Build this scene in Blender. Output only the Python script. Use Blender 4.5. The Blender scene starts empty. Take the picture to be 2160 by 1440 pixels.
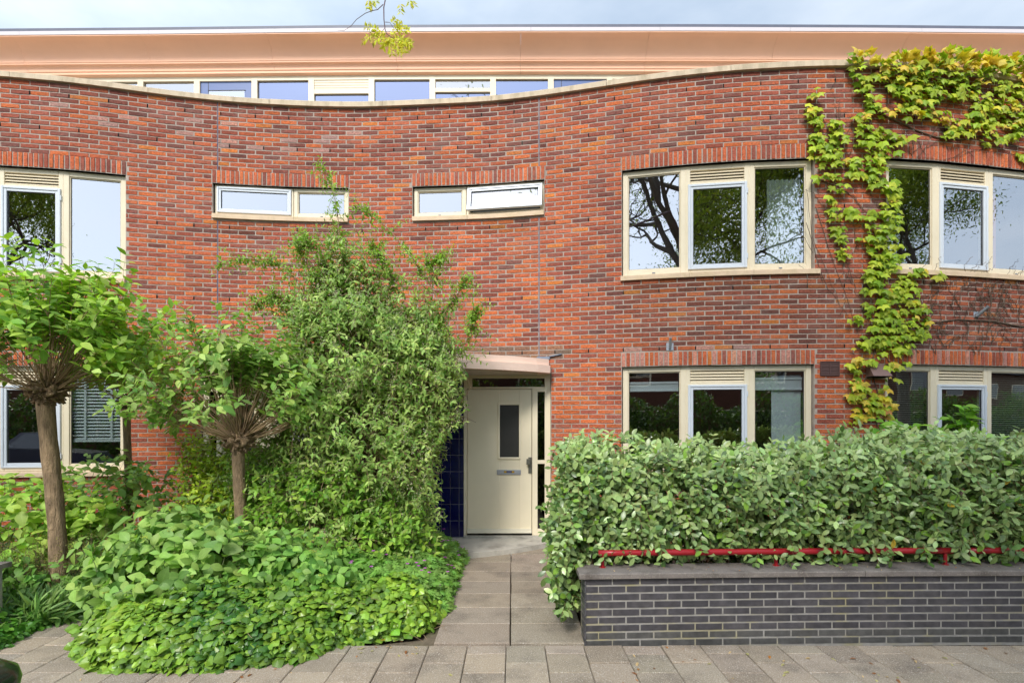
import bpy, math, random
import numpy as np
from mathutils import Matrix, Vector
R = math.radians
rng = np.random.default_rng(7)
random.seed(7)
SC = bpy.context.scene
COL = SC.collection

# ------------------------------------------------------------------ camera, sky, sun, exposure
F = 1113.0; CX = 1080.0; HY = 890.0; EYE = 1.73          # focal length in photo pixels, centre column, horizon row, eye height
cam_d = bpy.data.cameras.new("camera"); cam = bpy.data.objects.new("camera", cam_d); COL.objects.link(cam)
cam_d.sensor_width = 36; cam_d.lens = F / 2160 * 36; cam_d.shift_y = (HY - 720) / 2160
cam_d.clip_start = 0.05; cam_d.clip_end = 3000
cam.location = (0, 0, EYE); cam.rotation_euler = (R(90), 0, 0)
SC.camera = cam
SUN_EL, SUN_AZ = 42, 199                                 # azimuth clockwise from +Y
world = bpy.data.worlds.new("World"); SC.world = world; world.use_nodes = True
nt = world.node_tree; nt.nodes.clear()
def N(t, ty, **k):
    n = t.nodes.new(ty)
    for a, b in k.items():
        setattr(n, a, b)
    return n
wo = N(nt, 'ShaderNodeOutputWorld'); bg = N(nt, 'ShaderNodeBackground'); bg.inputs['Strength'].default_value = 0.1
sky = N(nt, 'ShaderNodeTexSky', sky_type='NISHITA', sun_disc=False, sun_elevation=R(SUN_EL), sun_rotation=R(SUN_AZ))
sky.air_density = 1.0; sky.dust_density = 1.0
tc = N(nt, 'ShaderNodeTexCoord'); mp = N(nt, 'ShaderNodeMapping'); mp.inputs['Scale'].default_value = (1, 1, 2.6)
nz = N(nt, 'ShaderNodeTexNoise'); nz.inputs['Scale'].default_value = 1.6; nz.inputs['Detail'].default_value = 7; nz.inputs['Roughness'].default_value = .55
cr = N(nt, 'ShaderNodeValToRGB'); cr.color_ramp.elements[0].position = .36; cr.color_ramp.elements[0].color = (.6, .6, .6, 1); cr.color_ramp.elements[1].position = .66; cr.color_ramp.elements[1].color = (.92, .92, .92, 1)
nz2 = N(nt, 'ShaderNodeTexNoise'); nz2.inputs['Scale'].default_value = 3.2; nz2.inputs['Detail'].default_value = 5
cc = N(nt, 'ShaderNodeValToRGB'); cc.color_ramp.elements[0].position = .3; cc.color_ramp.elements[0].color = (3.8, 4.6, 5.5, 1); cc.color_ramp.elements[1].position = .7; cc.color_ramp.elements[1].color = (5.2, 5.7, 6.3, 1)
mx = N(nt, 'ShaderNodeMix', data_type='RGBA')
L = nt.links.new
L(tc.outputs['Generated'], mp.inputs['Vector']); L(mp.outputs[0], nz.inputs['Vector']); L(nz.outputs['Fac'], cr.inputs['Fac'])
L(mp.outputs[0], nz2.inputs['Vector']); L(nz2.outputs['Fac'], cc.inputs['Fac'])
L(cr.outputs['Color'], mx.inputs['Factor']); L(sky.outputs[0], mx.inputs[6]); L(cc.outputs['Color'], mx.inputs[7])
# clouds are brighter towards the side of the sky where the sun stands
dt = N(nt, 'ShaderNodeVectorMath', operation='DOT_PRODUCT'); dt.inputs[1].default_value = (math.sin(R(SUN_AZ)) * math.cos(R(SUN_EL)), math.cos(R(SUN_AZ)) * math.cos(R(SUN_EL)), math.sin(R(SUN_EL)))
L(tc.outputs['Generated'], dt.inputs[0]); mr_ = N(nt, 'ShaderNodeMapRange'); mr_.inputs['From Min'].default_value = -.6; mr_.inputs['From Max'].default_value = 1; mr_.inputs['To Min'].default_value = .62; mr_.inputs['To Max'].default_value = 1.55
L(dt.outputs['Value'], mr_.inputs['Value']); L(mr_.outputs[0], bg.inputs['Strength']); ms_ = N(nt, 'ShaderNodeMath', operation='MULTIPLY'); ms_.inputs[1].default_value = .1; L(mr_.outputs[0], ms_.inputs[0]); L(ms_.outputs[0], bg.inputs['Strength'])
L(mx.outputs[2], bg.inputs['Color']); L(bg.outputs[0], wo.inputs['Surface'])
sd = bpy.data.lights.new("sun", 'SUN'); sun = bpy.data.objects.new("sun", sd); COL.objects.link(sun)
sd.energy = 1.5; sd.angle = R(14); sd.color = (1, .965, .9)
az = R(SUN_AZ); el = R(SUN_EL)
sdir = Vector((math.sin(az) * math.cos(el), math.cos(az) * math.cos(el), math.sin(el)))
sun.rotation_euler = sdir.to_track_quat('Z', 'Y').to_euler(); sun.location = (0, -5, 30)
SC.view_settings.view_transform = 'Standard'; SC.view_settings.look = 'None'
SC.view_settings.exposure = 1.2; SC.view_settings.gamma = 1; SC.view_settings.use_curve_mapping = False
SC.render.engine = 'CYCLES'
SC.cycles.max_bounces = 6; SC.cycles.diffuse_bounces = 3; SC.cycles.glossy_bounces = 3; SC.cycles.transmission_bounces = 3
SC.cycles.transparent_max_bounces = 10; SC.cycles.caustics_reflective = False; SC.cycles.caustics_refractive = False

# ------------------------------------------------------------------ materials
def lin(r, g, b):
    f = lambda c: (c / 255 / 12.92) if c / 255 <= .04045 else ((c / 255 + .055) / 1.055) ** 2.4
    return (f(r), f(g), f(b))
def mat(name, col, rough=.6, spec=.5, metal=0, var=.0, vscale=8, bump=0, bscale=60, tint=False, stain=None, stain_scale=3, stain_amt=.5, speck=None, speck_scale=250, zstretch=1, coat=0, transl=0, vein=0, sheen=0, back=None):
    """a principled material; colour is col x (tint attribute x object colour), mottled by noise, with stains, specks and bump"""
    m = bpy.data.materials.new(name); m.use_nodes = True; t = m.node_tree; t.nodes.clear(); l = t.links.new
    out = N(t, 'ShaderNodeOutputMaterial'); p = N(t, 'ShaderNodeBsdfPrincipled')
    p.inputs['Roughness'].default_value = rough; p.inputs['Metallic'].default_value = metal
    p.inputs['Specular IOR Level'].default_value = spec
    if coat: p.inputs['Coat Weight'].default_value = coat; p.inputs['Coat Roughness'].default_value = .15
    geo = N(t, 'ShaderNodeNewGeometry'); mpp = N(t, 'ShaderNodeMapping'); mpp.inputs['Scale'].default_value = (1, 1, zstretch)
    l(geo.outputs['Position'], mpp.inputs['Vector']); vec = mpp.outputs[0]
    rgb = N(t, 'ShaderNodeRGB'); rgb.outputs[0].default_value = (*col, 1); cur = rgb.outputs[0]
    def mixc(ty, fac, a, b):
        x = N(t, 'ShaderNodeMix', data_type='RGBA', blend_type=ty)
        if isinstance(fac, (int, float)): x.inputs['Factor'].default_value = fac
        else: l(fac, x.inputs['Factor'])
        for s, q in ((6, a), (7, b)):
            if isinstance(q, tuple): x.inputs[s].default_value = (*q, 1)
            else: l(q, x.inputs[s])
        return x.outputs[2]
    def noise(sc, det=4, rgh=.6, vv=None):
        n = N(t, 'ShaderNodeTexNoise'); n.inputs['Scale'].default_value = sc; n.inputs['Detail'].default_value = det; n.inputs['Roughness'].default_value = rgh
        l(vv or vec, n.inputs['Vector']); return n.outputs['Fac']
    def ramp(f, a, b, ca=(0, 0, 0), cb=(1, 1, 1)):
        r_ = N(t, 'ShaderNodeValToRGB'); r_.color_ramp.elements[0].position = a; r_.color_ramp.elements[1].position = b
        r_.color_ramp.elements[0].color = (*ca, 1); r_.color_ramp.elements[1].color = (*cb, 1); l(f, r_.inputs['Fac']); return r_.outputs['Color']
    if tint:
        at = N(t, 'ShaderNodeAttribute', attribute_name='tint'); oi = N(t, 'ShaderNodeObjectInfo')
        cur = mixc('MULTIPLY', 1.0, cur, at.outputs['Color']); cur = mixc('MULTIPLY', 1.0, cur, oi.outputs['Color'])
    if var:
        cur = mixc('MULTIPLY', 1.0, cur, ramp(noise(vscale), .25, .75, (1 - var,) * 3, (1 + var,) * 3))
    if stain:
        cur = mixc('MIX', ramp(noise(stain_scale, 6, .65), .48, .72, (0,) * 3, (stain_amt,) * 3), cur, stain)
    if speck:
        cur = mixc('MIX', ramp(noise(speck_scale, 2), .56, .68, (0,) * 3, (.7,) * 3), cur, speck)
    if vein:
        uv = N(t, 'ShaderNodeUVMap'); sep = N(t, 'ShaderNodeSeparateXYZ'); l(uv.outputs[0], sep.inputs[0])
        def mth(op, a, b=None):
            x = N(t, 'ShaderNodeMath', operation=op)
            for i_, q in enumerate((a, b)):
                if q is None: continue
                if isinstance(q, (int, float)): x.inputs[i_].default_value = q
                else: l(q, x.inputs[i_])
            return x.outputs[0]
        au = mth('ABSOLUTE', mth('SUBTRACT', sep.outputs[0], .5))
        mid = mth('LESS_THAN', au, .035)
        side = mth('LESS_THAN', mth('FRACT', mth('ADD', mth('MULTIPLY', sep.outputs[1], 6.0), mth('MULTIPLY', au, -4.0))), .16)
        fac = mth('MINIMUM', mth('ADD', mid, mth('MULTIPLY', side, .35)), 1.0)
        cur = mixc('MIX', mth('MULTIPLY', fac, vein), cur, mixc('ADD', 1.0, cur, (.10, .13, .05)))
    if back:
        cur = mixc('MIX', geo.outputs['Backfacing'], cur, mixc('MULTIPLY', 1.0, cur, back))
    l(cur, p.inputs['Base Color'])
    if bump:
        b = N(t, 'ShaderNodeBump'); b.inputs['Strength'].default_value = 1; b.inputs['Distance'].default_value = bump
        l(noise(bscale, 5, .7), b.inputs['Height']); l(b.outputs[0], p.inputs['Normal'])
    if transl:
        tr = N(t, 'ShaderNodeBsdfTranslucent'); l(mixc('MULTIPLY', 1.0, cur, (1.15, 1.25, .5)), tr.inputs['Color'])
        ms = N(t, 'ShaderNodeMixShader'); ms.inputs[0].default_value = transl; l(p.outputs[0], ms.inputs[1]); l(tr.outputs[0], ms.inputs[2]); l(ms.outputs[0], out.inputs[0])
    else:
        l(p.outputs[0], out.inputs[0])
    return m
def glass_mat(name, refl=.4, tintc=(.88, .92, .92), rcol=(.95, .95, .97), rough=0.0, wobble=0.0006):
    m = bpy.data.materials.new(name); m.use_nodes = True; t = m.node_tree; t.nodes.clear(); l = t.links.new
    out = N(t, 'ShaderNodeOutputMaterial'); tr = N(t, 'ShaderNodeBsdfTransparent'); tr.inputs[0].default_value = (*tintc, 1)
    gl = N(t, 'ShaderNodeBsdfGlossy'); gl.inputs['Color'].default_value = (*rcol, 1); gl.inputs['Roughness'].default_value = rough
    lw = N(t, 'ShaderNodeLayerWeight'); lw.inputs['Blend'].default_value = .35
    mr = N(t, 'ShaderNodeMapRange'); mr.inputs['From Min'].default_value = 0; mr.inputs['From Max'].default_value = 1; mr.inputs['To Min'].default_value = refl; mr.inputs['To Max'].default_value = 1
    ms = N(t, 'ShaderNodeMixShader'); l(lw.outputs['Fresnel'], mr.inputs['Value'])
    gb = N(t, 'ShaderNodeNewGeometry'); iv = N(t, 'ShaderNodeMath', operation='SUBTRACT'); iv.inputs[0].default_value = 1; l(gb.outputs['Backfacing'], iv.inputs[1])
    mu = N(t, 'ShaderNodeMath', operation='MULTIPLY'); l(mr.outputs[0], mu.inputs[0]); l(iv.outputs[0], mu.inputs[1]); l(mu.outputs[0], ms.inputs[0]); l(tr.outputs[0], ms.inputs[1]); l(gl.outputs[0], ms.inputs[2]); l(ms.outputs[0], out.inputs[0])
    geo = N(t, 'ShaderNodeNewGeometry'); no = N(t, 'ShaderNodeTexNoise'); no.inputs['Scale'].default_value = 2.2; no.inputs['Detail'].default_value = 2
    l(geo.outputs['Position'], no.inputs['Vector']); b = N(t, 'ShaderNodeBump'); b.inputs['Distance'].default_value = wobble * 1.2; b.inputs['Strength'].default_value = 1
    l(no.outputs['Fac'], b.inputs['Height']); l(b.outputs[0], gl.inputs['Normal'])
    return m
M = {}
M['brick'] = mat('brick_clay', (1, 1, 1), .92, .25, var=.42, vscale=34, bump=.011, bscale=55, tint=True, stain=(.30, .25, .22), stain_scale=2.3, stain_amt=.28, speck=(.12, .06, .05), speck_scale=90, zstretch=1.5)
M['mortar'] = mat('mortar', lin(174, 160, 148), .95, .2, var=.2, vscale=20, bump=.003, bscale=150, stain=lin(105, 92, 80), stain_scale=1.6, stain_amt=.5)
M['cream'] = mat('cream_paint', lin(228, 214, 186), .42, .4, var=.05, vscale=2.5, stain=lin(180, 160, 120), stain_scale=5, stain_amt=.18)
M['doorpaint'] = mat('door_paint', lin(240, 226, 196), .38, .45, var=.04, vscale=2)
M['whitepaint'] = mat('white_sash_paint', lin(208, 213, 219), .35, .5, var=.03, vscale=3)
M['gasket_and_gap'] = mat('black_gasket_and_gap', (.02, .02, .022), .5)
M['salmon'] = mat('salmon_coated_panel', lin(252, 198, 164), .5, .35, var=.05, vscale=1.2, bump=.0006, bscale=3)
M['fascia'] = mat('pale_fascia', lin(206, 198, 200), .5, .4)
M['bounce_gravel'] = mat('pale_bounce_gravel', lin(200, 192, 182), .9, .2, var=.1)  # unseen terrace floor made pale to bounce light up onto the cornice
M['roofedge'] = mat('grey_roof_edge', lin(96, 98, 112), .5, .4, var=.1)
M['cap'] = mat('cap_stone', lin(205, 186, 160), .85, .3, var=.14, vscale=9, bump=.002, bscale=60, stain=lin(140, 126, 98), stain_scale=7, stain_amt=.6, zstretch=.4)
M['sill'] = mat('sill_stone', lin(216, 190, 160), .8, .3, var=.1, vscale=7, bump=.001, bscale=80, stain=lin(168, 150, 96), stain_scale=6, stain_amt=.45)
M['canopy'] = mat('canopy_panel', lin(236, 206, 188), .55, .35, var=.05, vscale=2)
M['glass'] = glass_mat('window_glass', .42)
M['glass_low'] = glass_mat('ground_floor_glass', .34)
M['glass_blue'] = glass_mat('blue_clerestory_glass', .38, (.28, .32, .5), (.62, .70, 1.0))
M['darkglass'] = glass_mat('door_glass', .12, (.15, .16, .17))
M['bluepanel'] = mat('blue_panel', lin(92, 112, 160), .4, .5)
M['bluetile'] = mat('cobalt_glazed_tile', lin(14, 16, 74), .14, .5, var=.25, vscale=9, coat=.15)
M['grout'] = mat('pale_grout', lin(170, 168, 175), .9)
M['concrete'] = mat('concrete', lin(186, 180, 168), .9, .3, var=.16, vscale=5, bump=.0015, bscale=120, stain=lin(96, 90, 82), stain_scale=3.2, stain_amt=.7)
M['paver'] = mat('concrete_paver', lin(150, 136, 119), .9, .3, var=.34, vscale=110, bump=.004, bscale=140, tint=True, stain=lin(96, 86, 76), stain_scale=2.6, stain_amt=.75, speck=lin(206, 198, 188), speck_scale=120)
M['soil'] = mat('dark_soil', lin(70, 58, 48), .95, .2, var=.4, vscale=30, bump=.01, bscale=40, speck=lin(110, 96, 80), speck_scale=90)
M['joint'] = mat('paving_joint', lin(108, 96, 80), .95, .2, var=.3, vscale=30, bump=.004, bscale=120, stain=lin(80, 92, 50), stain_scale=4, stain_amt=.5)
M['asphalt'] = mat('asphalt', (.05, .05, .052), .9, .3, var=.2, vscale=30, bump=.003, bscale=200)
M['blackbrick'] = mat('dark_glazed_brick', lin(70, 68, 71), .48, .5, var=.35, vscale=16, bump=.0012, bscale=90, tint=True, stain=lin(96, 90, 86), stain_scale=4, stain_amt=.35)
M['palemortar'] = mat('pale_mortar', lin(150, 146, 140), .95, .2, var=.2, vscale=14, bump=.002, bscale=160, stain=lin(160, 148, 82), stain_scale=3.5, stain_amt=.7)
M['bluestone'] = mat('weathered_coping_stone', lin(122, 114, 108), .9, .3, var=.22, vscale=7, bump=.003, bscale=70, stain=lin(70, 62, 54), stain_scale=5, stain_amt=.8, speck=lin(150, 140, 128), speck_scale=90)
M['red'] = mat('red_gloss_paint', lin(156, 24, 34), .38, .5, var=.1, vscale=6, stain=lin(110, 20, 26), stain_scale=9, stain_amt=.4)
M['galv'] = mat('galvanised_steel', lin(170, 176, 182), .4, .5, metal=.7, var=.1, vscale=20)
M['lead'] = mat('lead_flashing', lin(120, 130, 146), .55, .5, metal=.3, var=.2, vscale=20)
M['brownplastic'] = mat('brown_plastic', lin(92, 66, 62), .5, .4)
M['browncowl'] = mat('brown_cowl_metal', lin(120, 92, 84), .5, .4, var=.06)
M['dark'] = mat('dark_void', (.008, .008, .008), .9, .1)
M['bark'] = mat('bark', lin(166, 140, 110), .9, .25, var=.5, vscale=30, bump=.05, bscale=45, stain=lin(120, 102, 82), stain_scale=8, stain_amt=.8, zstretch=.28)
M['twig'] = mat('twig_bark', lin(150, 126, 98), .85, .3, var=.2, vscale=10)
M['vine'] = mat('vine_stem', lin(104, 86, 72), .9, .3, var=.25, vscale=10)
M['greenstem'] = mat('green_stem', (.10, .13, .04), .7)
M['room'] = mat('room_plaster', lin(120, 116, 110), .9, .2)
M['roomdark'] = mat('room_floor', lin(70, 60, 52), .8, .2)
M['sheer'] = mat('sheer_white_curtain', lin(215, 222, 222), .9, .2, transl=.5)
M['blind'] = mat('white_blind', lin(222, 226, 228), .7, .3)
M['orangecloth'] = mat('rust_orange_curtain', lin(190, 110, 84), .9, .2)
M['leaf_hedge'] = mat('hedge_leaf', (1, 1, 1), .32, .5, tint=True, transl=.12, vein=.4, back=(1.15, 1.12, 1.25), var=.12, vscale=30)
M['leaf_soft'] = mat('soft_leaf', (1, 1, 1), .5, .35, tint=True, transl=.35, vein=.35, back=(1.15, 1.15, 1.3), var=.12, vscale=30)
M['leaf_gloss'] = mat('ivy_leaf', (1, 1, 1), .33, .45, tint=True, transl=.2, var=.15, vscale=40)
M['leaf_plain'] = mat('plain_leaf', (1, 1, 1), .45, .35, tint=True, transl=.35, var=.12, vscale=30)
M['petal'] = mat('flower_petal', (1, 1, 1), .7, .2, tint=True, transl=.2)
M['plastic_white'] = mat('white_planter', lin(214, 214, 214), .6, .3, var=.05)
M['dkgreen'] = mat('dark_green_plastic', (.004, .022, .010), .22, .5, coat=.5)
M['silver'] = mat('brushed_silver', lin(176, 178, 184), .38, .5, metal=.5)
M['nickel'] = mat('aged_nickel', lin(120, 118, 106), .42, .5, metal=.6)
M['yellow'] = mat('yellow_print', lin(214, 170, 20), .5)
M['black'] = mat('black_print', lin(30, 28, 34), .5)
M['greyprint'] = mat('grey_print', lin(92, 92, 120), .5)
M['carpaint'] = mat('dark_blue_car_paint', lin(26, 34, 62), .25, .5, coat=1)
M['rubber'] = mat('tyre_rubber', (.02, .02, .02), .8)

# ------------------------------------------------------------------ object helpers
def tag(o, label=None, cat=None, group=None, kind=None):
    if label: o['label'] = label
    if cat: o['category'] = cat
    if group: o['group'] = group
    if kind: o['kind'] = kind
    return o
def thing(name, label, cat, loc=(0, 0, 0), group=None):
    o = bpy.data.objects.new(name, None); o.empty_display_size = .2; COL.objects.link(o); o.location = loc
    return tag(o, label, cat, group)
def put(name, me, parent=None, m=None, kind=None, mw=None, color=None):
    """link mesh me; vertices (or matrix mw) are in world space whatever the parent's position"""
    o = bpy.data.objects.new(name, me); COL.objects.link(o)
    if m is not None and len(me.materials) == 0: me.materials.append(m)
    if parent is not None:
        o.parent = parent
        base = parent
        while base.parent is not None: base = base.parent
        if parent.parent is None: o.matrix_parent_inverse = Matrix.Translation(-Vector(parent.location))
    if mw is not None: o.matrix_basis = mw
    if color is not None: o.color = (*color, 1)
    if kind: o['kind'] = kind
    return o
class MB:
    def __init__(s): s.v = []; s.f = []; s.smooth = False
    def quad(s, *p):
        n = len(s.v); s.v += [tuple(q) for q in p]; s.f.append(tuple(range(n, n + len(p))))
    def box(s, T, u0, u1, v0, v1, w0, w1):
        n = len(s.v)
        for a in (u0, u1):
            for b in (v0, v1):
                for c in (w0, w1):
                    s.v.append(tuple(T @ Vector((a, b, c))))
        for q in ((0, 1, 3, 2), (4, 6, 7, 5), (0, 4, 5, 1), (2, 3, 7, 6), (0, 2, 6, 4), (1, 5, 7, 3)):
            s.f.append(tuple(n + i for i in q))
        return s
    def bbox(s, T, u0, u1, v0, v1, w0, w1, b=.004):
        """box whose front (w1) edges are chamfered"""
        n = len(s.v); b = min(b, (u1 - u0) * .3, (v1 - v0) * .3, (w1 - w0) * .6)
        for (a0, a1, b0, b1, w) in ((u0, u1, v0, v1, w0), (u0, u1, v0, v1, w1 - b), (u0 + b, u1 - b, v0 + b, v1 - b, w1)):
            for a, bb in ((a0, b0), (a1, b0), (a1, b1), (a0, b1)): s.v.append(tuple(T @ Vector((a, bb, w))))
        s.f.append((n + 3, n + 2, n + 1, n))
        for k in (0, 4):
            for i in range(4):
                j = (i + 1) % 4; s.f.append((n + k + i, n + k + j, n + k + 4 + j, n + k + 4 + i))
        s.f.append((n + 8, n + 9, n + 10, n + 11))
        return s
    def tube(s, pts, r, sides=8, caps=True):
        pts = [Vector(p) for p in pts]; rr = r if isinstance(r, (list, tuple)) else [r] * len(pts); n = len(s.v)
        up = Vector((0, 0, 1)); k = len(pts); a = None
        for i, p in enumerate(pts):
            t = (pts[min(i + 1, k - 1)] - pts[max(i - 1, 0)]).normalized()
            if a is None:
                a = t.cross(up)
                if a.length < 1e-3: a = t.cross(Vector((1, 0, 0)))
            a = (a - t * a.dot(t)).normalized(); b = t.cross(a)
            for j in range(sides):
                q = 2 * math.pi * j / sides; s.v.append(tuple(p + (a * math.cos(q) + b * math.sin(q)) * rr[i]))
        for i in range(k - 1):
            for j in range(sides):
                j2 = (j + 1) % sides; s.f.append((n + i * sides + j, n + i * sides + j2, n + (i + 1) * sides + j2, n + (i + 1) * sides + j))
        if caps:
            s.f.append(tuple(n + j for j in range(sides))[::-1]); s.f.append(tuple(n + (k - 1) * sides + j for j in range(sides)))
        return s
    def prism(s, poly, z0, z1, bevel=0):
        n = len(s.v); k = len(poly)
        for z in (z0, z1): s.v += [(x, y, z) for x, y in poly]
        s.f.append(tuple(n + i for i in range(k))[::-1]); s.f.append(tuple(n + k + i for i in range(k)))
        for i in range(k):
            j = (i + 1) % k; s.f.append((n + i, n + j, n + k + j, n + k + i))
        return s
    def mesh(s, name):
        me = bpy.data.meshes.new(name); me.from_pydata(s.v, [], s.f); me.update()
        if s.smooth: me.shade_smooth()
        return me
    def build(s, name, m, parent=None, kind=None):
        return put(name, s.mesh(name), parent, m, kind)
def np_mesh(name, verts, faces_loops, loop_start, tints=None, uvs=None, smooth=False):
    me = bpy.data.meshes.new(name)
    me.vertices.add(len(verts)); me.vertices.foreach_set('co', np.ascontiguousarray(verts, dtype=np.float32).ravel())
    me.loops.add(len(faces_loops)); me.loops.foreach_set('vertex_index', faces_loops.astype(np.int32))
    me.polygons.add(len(loop_start)); me.polygons.foreach_set('loop_start', loop_start.astype(np.int32))
    me.update(calc_edges=True)
    if tints is not None:
        a = me.color_attributes.new('tint', 'FLOAT_COLOR', 'POINT'); c = np.ones((len(verts), 4), np.float32); c[:, :3] = tints
        a.data.foreach_set('color', c.ravel())
    if uvs is not None:
        u = me.uv_layers.new(name='UVMap'); u.data.foreach_set('uv', np.ascontiguousarray(uvs, dtype=np.float32).ravel())
    if smooth: me.shade_smooth()
    else: me.shade_flat()
    return me
class Tmpl:
    def __init__(s, verts, faces, uv=None, smooth=True):
        s.v = np.array(verts, float); s.loops = np.array([i for f in faces for i in f]); s.start = np.cumsum([0] + [len(f) for f in faces[:-1]])
        s.uv = (np.array(uv, float) if uv is not None else s.v[:, :2])[s.loops]; s.smooth = smooth
    def merged(s, name, mats, tints):
        n = len(mats); k = len(s.v); vh = np.concatenate([s.v, np.ones((k, 1))], 1)
        V = np.einsum('nij,kj->nki', mats, vh)[:, :, :3].reshape(-1, 3)
        Lp = (s.loops[None] + (np.arange(n) * k)[:, None]).ravel(); St = (s.start[None] + (np.arange(n) * len(s.loops))[:, None]).ravel()
        return np_mesh(name, V, Lp, St, np.repeat(tints, k, 0), np.tile(s.uv, (n, 1)), s.smooth)
    def single(s, name):
        return np_mesh(name, s.v, s.loops, s.start, np.ones((len(s.v), 3)), s.uv, s.smooth)
def frames(pos, axis, nrm, size, flat=None):
    y = axis / np.linalg.norm(axis, axis=1, keepdims=True)
    z = nrm - (nrm * y).sum(1, keepdims=True) * y; z /= np.maximum(np.linalg.norm(z, axis=1, keepdims=True), 1e-6); x = np.cross(y, z)
    m = np.zeros((len(pos), 4, 4)); size = np.asarray(size).reshape(-1, 1)
    m[:, :3, 0] = x * size; m[:, :3, 1] = y * size; m[:, :3, 2] = z * size; m[:, :3, 3] = pos; m[:, 3, 3] = 1
    return m
def scatter(name, tm, mats, tints, m, parent, singles=0, stuff_name=None, score=None, seen=True):
    """the leaves that show largest become single parts sharing one mesh, the rest one stuff part"""
    n = len(mats); idx = np.zeros(0, int)
    if singles:
        p = mats[:, :3, 3]; px = CX + F * p[:, 0] / np.maximum(p[:, 1], .1); py = HY - F * (p[:, 2] - EYE) / np.maximum(p[:, 1], .1)
        inside = (px > 5) & (px < 2155) & (py > 5) & (py < 1435)
        sc_ = np.linalg.norm(mats[:, :3, 1], axis=1) / np.maximum(p[:, 1], .1) * inside
        facing = np.abs((mats[:, :3, 2] * p).sum(1)) / (np.linalg.norm(mats[:, :3, 2], axis=1) * np.linalg.norm(p, axis=1) + 1e-9)
        sc_ = sc_ * (.4 + facing)
        if score is not None: sc_ = sc_ * score
        idx = np.argsort(-sc_)[:singles]; idx = idx[sc_[idx] > 0]
    rest = np.ones(n, bool); rest[idx] = False
    if rest.any():
        put(stuff_name or name, tm.merged(name, mats[rest], tints[rest]), parent, m, 'stuff')
    if len(idx):
        me = tm.single(name); me.materials.append(m)
        for i in idx: put(name, me, parent, None, None, Matrix(mats[i].tolist()), tints[i])
def tubes_np(lines, r0, r1, sides=3, name='twig'):
    """lines (N,k,3): one merged mesh of thin tapered tubes"""
    n, k, _ = lines.shape; t = np.gradient(lines, axis=1); t /= np.maximum(np.linalg.norm(t, axis=2, keepdims=True), 1e-9)
    ref = np.where(np.abs(t[..., 2:3]) > .9, np.array([1., 0, 0]), np.array([0, 0, 1.])); a = np.cross(t, ref); a /= np.maximum(np.linalg.norm(a, axis=2, keepdims=True), 1e-9); b = np.cross(t, a)
    r0 = np.broadcast_to(r0, (n,)); r1 = np.broadcast_to(r1, (n,)); w = np.linspace(0, 1, k)
    rr = r0[:, None] * (1 - w) + r1[:, None] * w
    V = np.stack([lines + (a * math.cos(q) + b * math.sin(q)) * rr[..., None] for q in [2 * math.pi * j / sides for j in range(sides)]], 2).reshape(-1, 3)
    base = (np.arange(n) * k * sides)[:, None, None] + (np.arange(k - 1) * sides)[None, :, None] + np.arange(sides)[None, None]
    nx = (np.arange(n) * k * sides)[:, None, None] + (np.arange(k - 1) * sides)[None, :, None] + ((np.arange(sides) + 1) % sides)[None, None]
    q = np.stack([base, nx, nx + sides, base + sides], -1).reshape(-1, 4)
    return np_mesh(name, V, q.ravel(), np.arange(len(q)) * 4, None, None, True)
def unit(v): return v / np.maximum(np.linalg.norm(v, axis=-1, keepdims=True), 1e-9)
def tintmix(n, a, b, jit=.12, w=None):
    w = rng.random((n, 1)) if w is None else np.asarray(w).reshape(-1, 1)
    c = np.array(a) * (1 - w) + np.array(b) * w
    return np.clip(c * (1 + rng.normal(0, jit, (n, 1))) * (1 + rng.normal(0, .05, (n, 3))), .002, 1)
# leaf shapes, one unit long
def ovate(rows, width, fold=.25, curl=.25, peak=.4, wav=0):
    v = [(0, 0, 0)]; uv = [(.5, 0)]; f = []
    for i, t in enumerate(rows):
        w = width / 2 * (t / peak if t < peak else 1) ** .6 * (1 if t < peak else max(0, 1 - ((t - peak) / (1 - peak)) ** 1.7))
        z = -curl * t * t; wz = wav * (1 if i % 2 else -1)
        v += [(-w, t, z + fold * w + wz), (0, t, z), (w, t, z + fold * w - wz)]; uv += [(0, t), (.5, t), (1, t)]
    k = len(rows); v.append((0, 1, -curl)); uv.append((.5, 1)); T = len(v) - 1
    f += [(0, 2, 1), (0, 3, 2)]
    for i in range(k - 1):
        a = 1 + i * 3; f += [(a, a + 1, a + 4, a + 3), (a + 1, a + 2, a + 5, a + 4)]
    a = 1 + (k - 1) * 3; f += [(a, a + 1, T), (a + 1, a + 2, T)]
    return Tmpl(v, f, uv)
def fan(pts, cz=-.05, tipz=-.18):
    v = [(0, .28, cz + .08)]; uv = [(.5, .3)]
    for x, y in pts:
        r = math.hypot(x, y - .28); v.append((x, y, cz + tipz * r)); uv.append((.5 + x * .5, y))
    n = len(pts); f = [(0, 1 + i, 1 + (i + 1) % n) for i in range(n)]
    return Tmpl(v, f, uv, False)
LEAF = ovate([.16, .42, .7, .9], .54, .22, .18)
LEAF_SMALL = ovate([.3, .68], .46, .25, .3)
LEAF_LONG = ovate([.15, .4, .72], .34, .3, .3)
LEAF_BIG = ovate([.1, .26, .46, .68, .87], .66, .2, .28, .42, .006)
sym = lambda h: [(x, y) for x, y in h] + [(-x, y) for x, y in reversed(h) if x > 0]
IVY = fan(sym([(0, .06), (.2, -.08), (.40, .02), (.42, .2), (.52, .40), (.36, .62), (.2, .82), (0, 1.0)]), -.06, -.26)
CREEPER = fan(sym([(0, .02), (.24, -.12), (.40, .06), (.50, .28), (.62, .62), (.34, .60), (.17, .66), (0, 1.02)]), -.02, -.32)
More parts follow.
